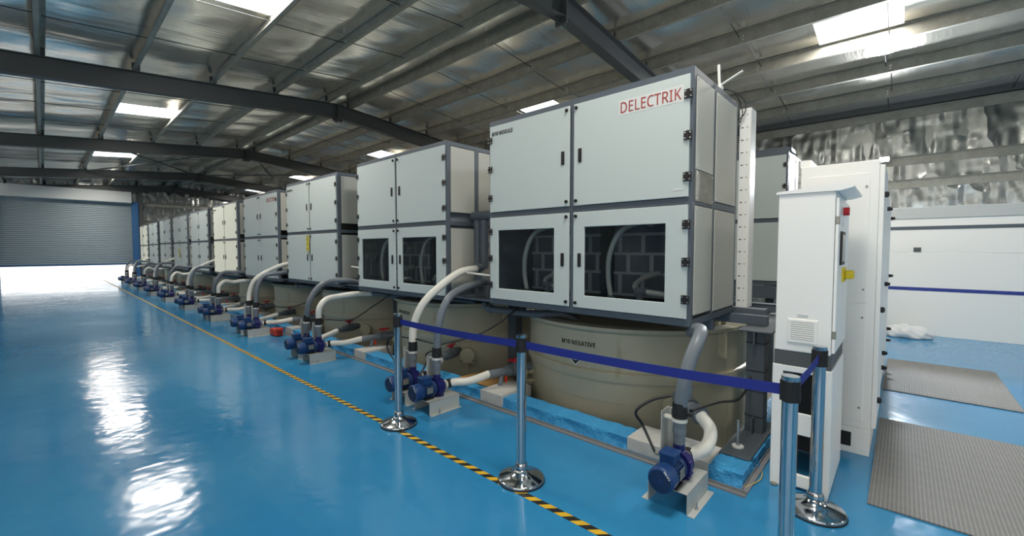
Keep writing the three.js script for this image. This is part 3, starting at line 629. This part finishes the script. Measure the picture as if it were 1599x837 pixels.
// ------------------------------------------------------------------ pumps
function makePump(label) {
  const t = thing('pump', label, 'pump', [0, 0, 0], 0, 'blue motor pumps on brackets');
  // local: x 0 centre, z 0 = bracket front, axis along -z
  const B = 0.12, th = 0.004, bh = 0.125;
  mesh('bracket', [rb(-B, B, bh - th, bh, -0.36, 0, 0.0015), rb(-B, -B + th, 0, bh, -0.36, 0, 0.0015), rb(B - th, B, 0, bh, -0.36, 0, 0.0015), rb(-B - 0.04, -B, 0, th, -0.36, 0, 0.0015), rb(B, B + 0.04, 0, th, -0.36, 0, 0.0015)], M.bracket, t);
  for (const s of [-1, 1]) mesh('anchor_bolt', [cyl(0.005, 0.045, 'y', s * 0.14, 0.025, -0.1, 8), cyl(0.011, 0.01, 'y', s * 0.14, 0.01, -0.1, 6)], M.steel, t);
  const ay = 0.208;
  mesh('motor_foot', [rb(-0.06, 0.06, bh, bh + 0.018, -0.1, 0.0), rb(-0.04, 0.04, bh + 0.015, ay - 0.055, -0.09, -0.01)], M.black, t);
  const body = [cyl(0.063, 0.15, 'z', 0, ay, -0.025, 24)];
  for (let k = 0; k < 28; k++) { const a = k / 28 * Math.PI * 2, g = bx(-0.0016, 0.0016, 0.06, 0.074, -0.07, 0.07); g.rotateZ(a); body.push(T(g, 0, ay, -0.02)); }
  mesh('motor_body', body, M.motor, t);
  const cowl = mesh('fan_cover', [T(lathe([[0, 0.06], [0.062, 0.06], [0.074, 0.053], [0.078, 0.042], [0.078, -0.03], [0.074, -0.035], [0, -0.035]], 32).rotateX(Math.PI / 2), 0, ay, 0.05)], M.motor, t);
  const holes = []; for (const [r, n] of [[0.02, 8], [0.034, 13], [0.047, 18], [0.059, 23]]) for (let k = 0; k < n; k++) { const a = k / n * 6.283; holes.push(cyl(0.0046, 0.002, 'z', Math.cos(a) * r, ay + Math.sin(a) * r, 0.1112, 6)); }
  mesh('grille_holes', holes, M.black, cowl).userData.kind = 'stuff';
  mesh('reflective_mark', [T(bx(-0.005, 0.005, -0.026, 0.026, 0, 0.002).rotateZ(0.65), 0.042, ay + 0.045, 0.1095)], M.sticker, cowl);
  const tb = mesh('terminal_box', [rb(-0.045, 0.045, ay + 0.06, ay + 0.125, -0.085, 0.015, 0.007), rb(-0.049, 0.049, ay + 0.112, ay + 0.13, -0.09, 0.02, 0.005)], M.motor, t);
  mesh('cable_gland', cyl(0.013, 0.05, 'x', -0.065, ay + 0.09, -0.035, 10), M.galv, tb);
  mesh('name_plate', rb(0.07, 0.075, ay - 0.02, ay + 0.04, -0.08, -0.01), M.galv, t);
  mesh('lantern', [cyl(0.075, 0.035, 'z', 0, ay, -0.105, 28), cyl(0.066, 0.03, 'z', 0, ay, -0.13, 28)], M.motorDark, t);
  const hd = [cyl(0.092, 0.022, 'z', 0, ay, -0.15, 10), cyl(0.08, 0.075, 'z', 0, ay, -0.185, 32)];
  for (let k = 0; k < 8; k++) { const a = (k + 0.5) / 8 * 6.283; hd.push(cyl(0.013, 0.045, 'z', Math.cos(a) * 0.084, ay + Math.sin(a) * 0.084, -0.158, 8)); }
  hd.push(rb(-0.07, 0.07, bh, ay - 0.04, -0.21, -0.16));
  mesh('pump_head', hd, M.head, t);
  mesh('suction_port', [cyl(0.04, 0.08, 'z', 0, ay, -0.25, 18)], M.hoseGrey, t);
  mesh('suction_clamp', [cyl(0.045, 0.018, 'z', 0, ay, -0.278, 18)], M.hoseWhite, t);
  mesh('suction_boot', [cyl(0.045, 0.06, 'z', 0, ay, -0.315, 18)], M.rubber, t);
  mesh('discharge_flange', [cyl(0.036, 0.06, 'y', 0, ay + 0.1, -0.18, 16)], M.head, t);
  mesh('discharge_pipe', [cyl(0.028, 0.06, 'y', 0, 0.34, -0.18, 16), cyl(0.036, 0.1, 'y', 0, 0.385, -0.18, 18), cyl(0.042, 0.03, 'y', 0, 0.42, -0.18, 18), cyl(0.039, 0.14, 'y', 0, 0.47, -0.18, 18)], M.hoseGrey, t);
  mesh('hose_boot', [cyl(0.048, 0.042, 'y', 0, 0.525, -0.18, 20), cyl(0.045, 0.05, 'y', 0, 0.57, -0.18, 20), rb(0.035, 0.075, 0.52, 0.54, -0.19, -0.17)], M.rubber, t);
  mesh('support_post', [rb(-0.1, -0.094, bh, 0.53, -0.24, -0.13, 0.002), rb(-0.1, -0.055, bh, 0.53, -0.24, -0.234, 0.002)], M.bracket, t);
  mesh('pipe_clip', [cyl(0.047, 0.02, 'y', 0, 0.487, -0.18, 20), rb(-0.1, -0.035, 0.478, 0.496, -0.2, -0.16)], M.hoseWhite, t);
  return t;
}
const pump0 = makePump('blue motor pump on a bracket, alone and nearest, in front of the M10 tank');
const PZ = -2.37;
pump0.position.set(PUMPX[0], 0, -2.47);
const pumps = [];
for (let k = 1; k <= 10; k++) for (const [j, dx] of [[0, 0], [1, -0.4]]) {
  const p = pump0.clone(); p.name = numbered('pump'); scene.add(p);
  p.userData = { ...pump0.userData, label: `${j ? 'far' : 'near'} blue motor pump of the ${['pair next to the chrome barrier posts', 'second pair along the row', 'third pair along the row, beside the red tool', 'fourth pair along the row', 'fifth pair along the row', 'sixth pair along the row', 'seventh pair along the row', 'eighth pair along the row', 'ninth pair along the row', 'last pair by the far shutter door'][k - 1]}` };
  p.position.set(PUMPX[k] + dx, 0, PZ); pumps.push(p);
}
// ------------------------------------------------------------------ hoses and valves
const pairWords = ['first', 'second', 'third', 'fourth', 'fifth', 'sixth', 'seventh', 'eighth', 'ninth', 'tenth'];
for (let k = 1; k <= 10; k++) {
  const xa = PUMPX[k], xb = PUMPX[k] - 0.4, gx = k <= 9 ? MODX[k - 1] - MW : xa + 0.3, dy = (MODY[Math.min(k, 9)] - 1.0), w = pairWords[k - 1], zp = PZ - 0.18, gw = k <= 9 ? gx - MODX[k] : 0.6;
  if (k % 2) {
    single('delivery_hose', `white hose arching from the ${w} pump pair into the gap between modules`, 'hose', [tube([[xb, 0.54, zp], [xb - 0.01, 0.74, zp - 0.02], [xb + 0.04, 0.975, zp - 0.1], [xb + 0.11, 1.2 + dy, zp - 0.3], [gx - gw * 0.77, 1.33 + dy, zp - 0.53], [gx - gw * 0.74, 1.36 + dy, -3.3]], 0.04)], M.hoseWhite, [0, 0, 0], 'delivery hoses');
    single('delivery_hose', `grey hose arching from the ${w} pump pair into the gap between modules`, 'hose', [tube([[xa, 0.54, zp], [xa + 0.02, 0.85, zp - 0.02], [xa + 0.02, 1.06, zp - 0.13], [gx - gw * 0.47, 1.175 + dy, zp - 0.4], [gx - gw * 0.65, 1.2 + dy, -3.3]], 0.037)], M.hoseGrey, [0, 0, 0], 'delivery hoses');
  } else {
    single('delivery_hose', `grey hose arching high from the ${w} pump pair between the modules`, 'hose', [tube([[xb, 0.54, zp], [xb + 0.05, 0.8, zp - 0.03], [xb + 0.07, 1.01, zp - 0.17], [xb + 0.07, 1.11 + dy, zp - 0.37], [gx - gw * 0.8, 1.09 + dy, -3.2], [gx - gw * 0.75, 0.98 + dy, -3.42]], 0.04)], M.hoseGrey, [0, 0, 0], 'delivery hoses');
    single('delivery_hose', `white hose bending low from the ${w} pump pair under the module`, 'hose', [tube([[xa, 0.54, zp], [xa, 0.74, zp - 0.02], [xa - 0.03, 0.84, zp - 0.13], [xa - 0.05, 0.9 + dy, zp - 0.3], [xa + 0.03, 0.925 + dy, zp - 0.52], [xa + 0.14, 0.92 + dy, -3.35]], 0.04)], M.hoseWhite, [0, 0, 0], 'delivery hoses');
  }
  // header pipes in the gap
  if (k <= 9) {
    const o = thing('pipe_manifold', `grey pipes rising in the ${k === 1 ? 'gap beside the nearest module' : `gap left of the ${pairWords[k - 1]} module`}`, 'pipes', [gx, MODY[k] - 0.98, 0], 0, 'pipe manifolds in the gaps');
    mesh('header_pipe', [cyl(0.055, gw - 0.002, 'x', -gw / 2, 1.94, -3.41, 16)], M.pipeGrey, o);
    mesh('riser', [cyl(0.045, 0.8, 'y', -gw * 0.9, 1.53, -3.42, 16), cyl(0.053, 0.06, 'y', -gw * 0.9, 1.85, -3.42, 16)], M.pipeGrey, o);
    mesh('riser', [cyl(0.045, 0.54, 'y', -gw * 0.7, 1.62, -3.4, 16), cyl(0.053, 0.05, 'y', -gw * 0.7, 1.6, -3.4, 16), cyl(0.053, 0.05, 'y', -gw * 0.7, 1.86, -3.4, 16), cyl(0.053, 0.07, 'y', -gw * 0.72, 1.37, -3.39, 16), cyl(0.05, 0.1, 'z', -gw * 0.73, 1.36, -3.34, 16)], M.pipeGrey, o);
    mesh('elbow', [cyl(0.05, 0.14, 'z', -gw * 0.66, 1.2, -3.36, 16), cyl(0.056, 0.04, 'z', -gw * 0.65, 1.2, -3.3, 16), cyl(0.05, 0.26, 'y', -gw * 0.66, 1.1, -3.43, 16)], M.pipeGrey, o);
    single('drain_pipe', `grey horizontal drain pipe under the module edge at the ${pairWords[k - 1]} gap`, 'pipe', [tube([[-0.36, 1.0, -3.3], [-0.36, 0.94, -3.3], [-0.34, 0.915, -3.3], [-0.28, 0.905, -3.3], [0.3, 0.9, -3.36], [0.6, 0.9, -3.5], [0.68, 0.84, -3.58]], 0.036, 40, 14), cyl(0.045, 0.05, 'x', -0.27, 0.905, -3.3, 14)], M.pipeGrey, [gx, MODY[k] - 0.98, 0], 'drain pipes under the modules');
    mesh('drip_shelf', [bx(-gw, 0, 1.0, 1.012, -3.9, -3.1), bx(-gw, 0, 1.0, 1.035, -3.11, -3.1)], M.frame, o);
    mesh('cross_tube', [bar([-gw * 0.75, 1.3, -3.15], [0.0, 1.28, -3.12], 0.012, 8)], M.hoseWhite, o);
  }
  // suction line and valve for each pump of the pair
  for (const [j, x, nx, vx] of [[0, xa, xa + 0.28, xa + 0.17], [1, xb, xb - 0.42, xb - 0.32]]) {
    const zq = PZ - 0.3;
    const s = j ? -1 : 1;
    single('suction_hose', `white suction hose of the ${j ? 'far' : 'near'} pump in the ${w} pair`, 'hose', [tube([[x, 0.21, zq], [x + s * 0.02, 0.21, zq - 0.08], [x + s * (j ? 0.14 : 0.1), 0.21, zq - 0.2], [j ? vx + 0.05 : vx - 0.02, 0.24, -3.12]], 0.04, 24)], M.hoseWhite, [0, 0, 0], 'suction hoses');
    const o = thing('valve', `grey ball valve with red handle feeding the ${j ? 'far' : 'near'} pump of the ${w} pair`, 'valve', [vx, 0.24, -3.12], j ? 0.35 : -0.2, 'red handled valves');
    mesh('pipe', [cyl(0.043, 0.24, 'z', 0, 0, -0.1, 16)], M.hoseGrey, o);
    mesh('valve_body', [cyl(0.058, 0.06, 'z', 0, 0, -0.22, 16), cyl(0.062, 0.1, 'z', 0, 0, -0.31, 16), cyl(0.058, 0.06, 'z', 0, 0, -0.4, 16), cyl(0.05, 0.24, 'z', 0, 0, -0.48, 16), cyl(0.022, 0.06, 'y', 0, 0.07, -0.31, 10)], M.hoseGrey, o);
    mesh('handle', [rb(-0.02, 0.02, 0.098, 0.122, -0.39, -0.23, 0.008), cyl(0.026, 0.04, 'y', 0, 0.1, -0.31, 10)], M.red, o);
    if (!j) { mesh('drain_tee', [bar([0.0, -0.02, -0.14], [0.03, -0.13, -0.1], 0.024, 12), cyl(0.03, 0.03, 'y', 0.03, -0.12, -0.1, 12)], M.hoseGrey, o); mesh('drain_handle', [rb(0.05, 0.065, -0.1, -0.03, -0.17, -0.14, 0.004)], M.redTool, o); }
  }
  single('valve_pad', `light grey concrete pad under the valve of the ${w} pump pair`, 'concrete pad', metreUV(rb(-0.15, 0.15, -0.02, 0.095, -0.46, 0, 0.006)), M.concrete, [padX(k), 0.02, -2.975], 'concrete valve pads');
}
// the nearest pump's own lines
single('delivery_hose', 'thick grey hose rising from the lone nearest pump to the module corner', 'hose', [tube([[PUMPX[0], 0.54, -2.65], [PUMPX[0] + 0.008, 0.62, -2.65], [PUMPX[0] + 0.026, 0.75, -2.66], [PUMPX[0] + 0.042, 0.868, -2.7], [PUMPX[0] + 0.058, 0.965, -2.77], [PUMPX[0] + 0.045, 1.01, -2.87], [PUMPX[0] - 0.03, 1.0, -3.02], [PUMPX[0] - 0.12, 0.95, -3.16]], 0.042)], M.hoseGrey, [0, 0, 0], 'delivery hoses');
single('suction_hose', 'short white elbow hose curling up behind the lone nearest pump', 'hose', [tube([[PUMPX[0], 0.208, -2.77], [PUMPX[0] + 0.03, 0.21, -2.84], [PUMPX[0] + 0.08, 0.25, -2.93], [PUMPX[0] + 0.075, 0.33, -3.0], [PUMPX[0] - 0.01, 0.395, -3.05]], 0.042, 30)], M.hoseWhite, [0, 0, 0], 'suction hoses');
{
  const o = thing('valve', 'grey union pipe joining the lone nearest pump to its tank', 'valve', [PUMPX[0] - 0.0, 0.39, -3.04], 0.75);
  mesh('pipe', [cyl(0.05, 0.4, 'z', 0, 0, -0.2, 16)], M.hoseGrey, o);
  mesh('union', [cyl(0.064, 0.07, 'z', 0, 0, -0.05, 16), cyl(0.066, 0.09, 'z', 0, 0, -0.2, 16)], M.pipeGrey, o);
  mesh('tap', [cyl(0.02, 0.1, 'y', 0, 0.09, -0.2, 10), cyl(0.03, 0.02, 'y', 0, 0.14, -0.2, 10)], M.steel, o);
}
single('valve_pad', 'long light grey concrete pad behind the lone nearest pump', 'concrete pad', metreUV(rb(-0.3, 0.3, -0.02, 0.085, -0.3, 0, 0.006)), M.concrete, [padX(0), 0.02, -2.99], 'concrete valve pads');
single('cardboard_sheet', 'brown cardboard sheet lying behind the curb near the first pump pair', 'cardboard', bx(-0.25, 0.25, 0, 0.006, -0.2, 0.2), M.cardboard, [-3.42, 0.095, -3.32]);
single('red_tool', 'red angular tool left on the floor by the third pump pair', 'tool', [rb(-0.16, 0.12, 0, 0.13, -0.07, 0.07, 0.03), rb(0.08, 0.2, 0.1, 0.16, -0.05, 0.05, 0.02), bar([-0.16, 0.05, 0], [-0.3, 0.02, 0.03], 0.018)], M.redTool, [-8.25, 0, -2.78]);
// black power cables
const cableSpecs = [
  ['black power cable looping from the terminal box of the lone nearest pump', [[PUMPX[0] - 0.09, 0.3, -2.5], [PUMPX[0] - 0.2, 0.42, -2.56], [PUMPX[0] - 0.22, 0.52, -2.5], [PUMPX[0] - 0.14, 0.6, -2.56], [PUMPX[0] - 0.05, 0.63, -2.63]]],
  ['black cable sagging from the lone nearest pump pipe to the support column', [[PUMPX[0] + 0.06, 0.55, -2.67], [PUMPX[0] + 0.12, 0.53, -3.0], [PUMPX[0] + 0.15, 0.46, -3.4], [PUMPX[0] + 0.14, 0.55, -3.75], [PUMPX[0] + 0.1, 0.85, -3.86]]],
  ['black cable looping left from the far pump of the first pair', [[PUMPX[1] - 0.48, 0.3, -2.4], [PUMPX[1] - 0.68, 0.36, -2.5], [PUMPX[1] - 0.84, 0.46, -2.52], [PUMPX[1] - 0.75, 0.6, -2.5], [PUMPX[1] - 0.45, 0.62, -2.56], [PUMPX[1] - 0.05, 0.62, -2.57]]],
  ['black cable hanging up from the first pump pair to the module base', [[PUMPX[1] - 0.05, 0.6, -2.57], [PUMPX[1] + 0.2, 0.7, -2.95], [PUMPX[1] + 0.4, 0.88, -3.15], [PUMPX[1] + 0.45, 1.0, -3.3]]],
  ['black cable looping from the near pump of the first pair', [[PUMPX[1] - 0.1, 0.3, -2.4], [PUMPX[1] - 0.13, 0.45, -2.53], [PUMPX[1] - 0.1, 0.52, -2.5], [PUMPX[1] - 0.03, 0.57, -2.55]]],
  ['black cable running up from the second pump pair under its module', [[PUMPX[2] + 0.05, 0.58, -2.57], [PUMPX[2] + 0.25, 0.56, -2.9], [PUMPX[2] + 0.5, 0.75, -3.1], [PUMPX[2] + 0.75, 0.97, -3.3]]],
  ['black cable looping from the near pump of the second pair', [[PUMPX[2] - 0.1, 0.3, -2.4], [PUMPX[2] - 0.2, 0.45, -2.53], [PUMPX[2] - 0.14, 0.56, -2.5], [PUMPX[2] - 0.03, 0.58, -2.55]]],
  ['black cable running up from the third pump pair to the tank top', [[PUMPX[3] + 0.05, 0.58, -2.57], [PUMPX[3] + 0.4, 0.5, -2.95], [PUMPX[3] + 1.0, 0.7, -3.15], [PUMPX[3] + 1.35, 0.95, -3.25]]],
];
for (const [lab, pts] of cableSpecs) single('power_cable', lab, 'cable', tube(pts, 0.009, 36, 8), M.cable, [0, 0, 0], 'black power cables');
single('tie_wire', 'thin pale cord trailing over the curb by the support column', 'cord', tube([[-0.92, 0.12, -3.88], [-0.82, 0.1, -3.7], [-0.72, 0.012, -3.45], [-0.66, 0.01, -3.2], [-0.72, 0.01, -2.98]], 0.004, 30, 6), M.ropeYellow);

// ------------------------------------------------------------------ barrier
function stanchion(label, x, z) {
  const o = thing('barrier_post', label, 'barrier post', [x, 0, z], 0, 'chrome barrier posts');
  mesh('base', lathe([[0, 0], [0.15, 0], [0.155, 0.008], [0.155, 0.02], [0.148, 0.028], [0.1, 0.042], [0.06, 0.056], [0.045, 0.075], [0.04, 0.085], [0, 0.085]], 40), M.chrome, o);
  mesh('base_rim', lathe([[0.15, 0], [0.158, 0.002], [0.158, 0.01], [0.15, 0.012]], 40), M.rubber, o);
  mesh('tube', cyl(0.032, 0.82, 'y', 0, 0.48, 0, 28), M.chrome, o);
  mesh('collar', lathe([[0.032, 0.07], [0.042, 0.07], [0.044, 0.1], [0.036, 0.12], [0.032, 0.12]], 28), M.chrome, o);
  mesh('head', [cyl(0.034, 0.1, 'y', 0, 0.92, 0, 24), rb(-0.039, 0.039, 0.87, 0.965, -0.014, 0.014, 0.003), rb(-0.014, 0.014, 0.87, 0.965, -0.039, 0.039, 0.003)], M.rubber, o);
  mesh('cap', [cyl(0.036, 0.02, 'y', 0, 0.975, 0, 28)], M.chrome, o);
  return o;
}
const S = [[-3.25, -2.075], [-1.85, -2.12], [-0.354, -2.235], [-0.34, -3.03]];
stanchion('chrome barrier post standing on the striped tape, farthest left', ...S[0]);
stanchion('chrome barrier post with full round base in the middle of the barrier', ...S[1]);
stanchion('chrome barrier post closest to the camera, base below the picture', ...S[2]);
stanchion('chrome barrier post standing by the white control cabinet', ...S[3]);
function belt(label, a, b) {
  const A = new THREE.Vector2(...a), B = new THREE.Vector2(...b), d = B.clone().sub(A), L = d.length() - 0.074;
  const g = new THREE.BoxGeometry(L, 0.05, 0.0018, 24, 1, 1), p = g.attributes.position;
  for (let i = 0; i < p.count; i++) { const u = p.getX(i) / L * 2; p.setY(i, p.getY(i) - 0.012 * (1 - u * u)); }
  const m = single('barrier_belt', label, 'belt', g, M.belt, [(a[0] + b[0]) / 2, 0.918, (a[1] + b[1]) / 2], 'blue barrier belts');
  m.rotation.y = -Math.atan2(d.y, d.x);
}
belt('blue belt between the left and middle barrier posts', S[0], S[1]);
belt('long blue belt from the middle post across the M10 tank', S[1], S[2]);
belt('short blue belt turning back to the post by the control cabinet', S[2], S[3]);

// ------------------------------------------------------------------ cabinets on the right
{
  const o = thing('control_cabinet', 'narrow white control cabinet with sloped hood, red button and yellow switch', 'cabinet', [-0.455, 0, -3.55]);
  const w = 0.148, d = 0.33;
  // open steel stand
  mesh('stand', [rb(-w - 0.01, -w + 0.05, 0, 0.8, d - 0.03, d), rb(w - 0.04, w + 0.01, 0, 0.8, d - 0.03, d), rb(-w + 0.049, w - 0.039, 0.76, 0.799, d - 0.029, d - 0.001), rb(-w + 0.049, w - 0.039, 0.02, 0.1, d - 0.029, d - 0.001), rb(-w + 0.049, w - 0.039, 0.36, 0.5, d - 0.025, d - 0.005)], M.white, o);
  mesh('stand_side', [rb(w - 0.004, w + 0.012, 0.01, 0.799, -d, d - 0.031)], M.white, o);
  mesh('stand_side', [rb(-w - 0.012, -w + 0.004, 0.01, 0.799, -d, d - 0.031)], M.white, o);
  mesh('stand_back', [bx(-w, w, 0.01, 0.8, -d, -d + 0.01)], M.plinth, o);
  mesh('plinth', [rb(-w - 0.004, w + 0.004, 0.8, 0.895, -d, d - 0.004)], M.plinth, o);
  mesh('body', [rb(-w, w, 0.895, 1.9, -d, d, 0.006)], M.white, o);
  const dr = mesh('door', [rb(w + 0.002, w + 0.018, 0.91, 1.86, -d + 0.01, d - 0.01, 0.004)], M.white, o);
  mesh('hinge', [rb(w + 0.0, w + 0.022, 1.0, 1.05, d - 0.022, d - 0.008)], M.galv, dr); mesh('hinge', [rb(w, w + 0.022, 1.7, 1.75, d - 0.022, d - 0.008)], M.galv, dr);
  mesh('emergency_button', [cyl(0.026, 0.03, 'x', w + 0.034, 1.79, 0.08, 16), cyl(0.018, 0.02, 'x', w + 0.02, 1.79, 0.08, 16)], M.red, dr);
  mesh('display_bezel', [rb(w + 0.016, w + 0.028, 1.45, 1.66, 0.02, 0.22, 0.003)], M.black, dr);
  mesh('display', [bx(w + 0.028, w + 0.03, 1.47, 1.64, 0.035, 0.205)], M.screen, dr);
  mesh('switch_plate', [rb(w + 0.016, w + 0.03, 1.335, 1.43, -0.1, 0.06), rb(w + 0.03, w + 0.075, 1.355, 1.41, -0.08, 0.03, 0.008)], M.yellow, dr);
  mesh('label', [bx(w + 0.018, w + 0.0195, 1.76, 1.82, 0.2, 0.24), bx(w + 0.018, w + 0.0195, 1.69, 1.73, 0.06, 0.12)], M.sticker, dr);
  // sloping hood overhanging the door side
  const s = new THREE.Shape([[-w - 0.012, 1.9], [-w - 0.012, 1.915], [w + 0.01, 1.945], [w + 0.085, 1.925], [w + 0.083, 1.915], [w + 0.02, 1.9]].map((p) => new THREE.Vector2(...p)));
  mesh('hood', T(new THREE.ExtrudeGeometry(s, { depth: 2 * d + 0.02, bevelEnabled: false }), 0, 0, -d - 0.01), M.white, o);
  const v = [rb(-0.08, 0.08, 0.955, 1.105, d, d + 0.008, 0.004)]; mesh('vent', v, M.white, o);
  const sl = []; for (let k = 0; k < 9; k++) sl.push(bx(-0.062, 0.062, 0.975 + k * 0.0135, 0.980 + k * 0.0135, d + 0.007, d + 0.0086)); mesh('vent_slots', sl, M.side, o).userData.kind = 'stuff';
  mesh('name_plate', rb(-0.028, 0.028, 1.122, 1.14, d, d + 0.003, 0.001), M.sticker, o);
  mesh('foot_washer', cyl(0.02, 0.006, 'y', -w + 0.02, 0.006, d + 0.02, 12), M.galv, o);
}
{
  const o = thing('inverter_cabinet', 'big white cabinet with framed access panels behind the control cabinet', 'cabinet', [-0.38, 0, -4.5]);
  const w = 0.24, d = 0.4;
  mesh('plinth', [rb(-w + 0.002, w - 0.002, 0, 0.2, -d, d)], M.white, o);
  mesh('plinth_opening', [rb(0.0, 0.13, 0.05, 0.16, d - 0.01, d + 0.002, 0.002)], M.black, o);
  mesh('body', [rb(-w, w, 0.2, 2.2, -d, d, 0.006)], M.white, o);
  for (const [y0, y1] of [[0.26, 1.14], [1.15, 2.11]]) { const p = mesh('access_panel', [rb(-w + 0.05, w - 0.05, y0, y1, d - 0.004, d + 0.006, 0.002)], M.white, o); for (const y of [y0 + 0.1, y1 - 0.1]) mesh('screw', cyl(0.008, 0.006, 'z', w - 0.07, y, d + 0.008, 10), M.galv, p); }
  const dr = mesh('door', [rb(w, w + 0.03, 0.22, 2.16, -d, d, 0.005)], M.white, o);
  for (const y of [0.42, 1.1, 1.95]) mesh('latch', [cyl(0.016, 0.03, 'x', w + 0.04, y, d - 0.08, 10), rb(w + 0.03, w + 0.05, y - 0.02, y + 0.02, d - 0.1, d - 0.06)], M.black, dr);
  mesh('top_flange', rb(-w - 0.015, -w + 0.06, 2.2, 2.26, -d + 0.05, d - 0.05), M.white, o);
}
{
  const o = thing('rear_cabinet', 'white cabinet with black latches farther back along the mats', 'cabinet', [-0.4, 0, -6.6]);
  const w = 0.24, d = 1.0;
  mesh('plinth', [rb(-w, w, 0, 0.1, -d, d)], M.plinth, o);
  mesh('body', [rb(-w, w, 0.1, 2.15, -d, d, 0.006)], M.white, o);
  for (const s of [-1, 1]) { const dr = mesh('door', [rb(w, w + 0.03, 0.14, 2.1, s > 0 ? 0.01 : -d + 0.01, s > 0 ? d - 0.01 : -0.01, 0.005)], M.white, o); for (const y of [0.35, 0.5, 1.2, 1.95]) mesh('latch', [cyl(0.016, 0.05, 'x', w + 0.05, y, s * 0.9, 10), rb(w + 0.03, w + 0.06, y - 0.02, y + 0.02, s * 0.9 - 0.02, s * 0.9 + 0.02)], M.black, dr); }
}
{
  const o = thing('partition_panel', 'white panelled partition with a blue stripe at the back of the aisle', 'partition', [0.6, 0, -10.7]);
  mesh('lower_panel', rb(-1.4, 2.4, 0, 1.48, -0.05, 0.05), M.white, o);
  mesh('stripe', bx(-1.4, 2.4, 0.8, 0.86, 0.05, 0.053), M.blueStripe, o);
  mesh('upper_panel', rb(-1.4, 2.4, 1.485, 2.1, -0.05, 0.045), M.white, o);
  mesh('top_rail', rb(-1.4, 2.4, 2.1, 2.3, -0.06, 0.06), M.wallPanel, o);
  mesh('trim_strip', bx(-1.4, 2.4, 1.9, 1.96, 0.045, 0.05), M.frame, o);
  mesh('socket', rb(-0.46, -0.36, 1.5, 1.58, 0.045, 0.06), M.plinth, o);
}
{
  const g = new THREE.SphereGeometry(0.3, 28, 14), p = g.attributes.position;
  for (let i = 0; i < p.count; i++) { const x = p.getX(i), y = p.getY(i), z = p.getZ(i), k = 1 + 0.14 * Math.sin(x * 23 + z * 9) * Math.cos(z * 19 + y * 12) + 0.06 * Math.sin(x * 47 + y * 31); p.setXYZ(i, x * k * 1.1, Math.max(0, y * k * 0.5 + 0.06), z * k * 0.8); }
  g.computeVertexNormals();
  single('plastic_sheet', 'crumpled clear plastic sheet at the foot of the striped partition', 'plastic sheet', g, M.plastic, [0.1, 0.003, -10.25]);
}
// rubber mats
function floorMat(label, x0, x1, z0, z1) { const g = metreUV(rb(x0, x1, 0.0, 0.01, z0, z1, 0.003)); single('rubber_mat', label, 'mat', g, M.mat, [0, 0.0005, 0], 'ribbed rubber mats'); }
floorMat('grey ribbed rubber mat in the right foreground by the white cabinets', -0.115, 0.9, -5.12, -3.33);
floorMat('grey ribbed rubber mat farther back in the right aisle', -0.12, 0.9, -8.0, -6.2);

renderer.render(scene, camera);
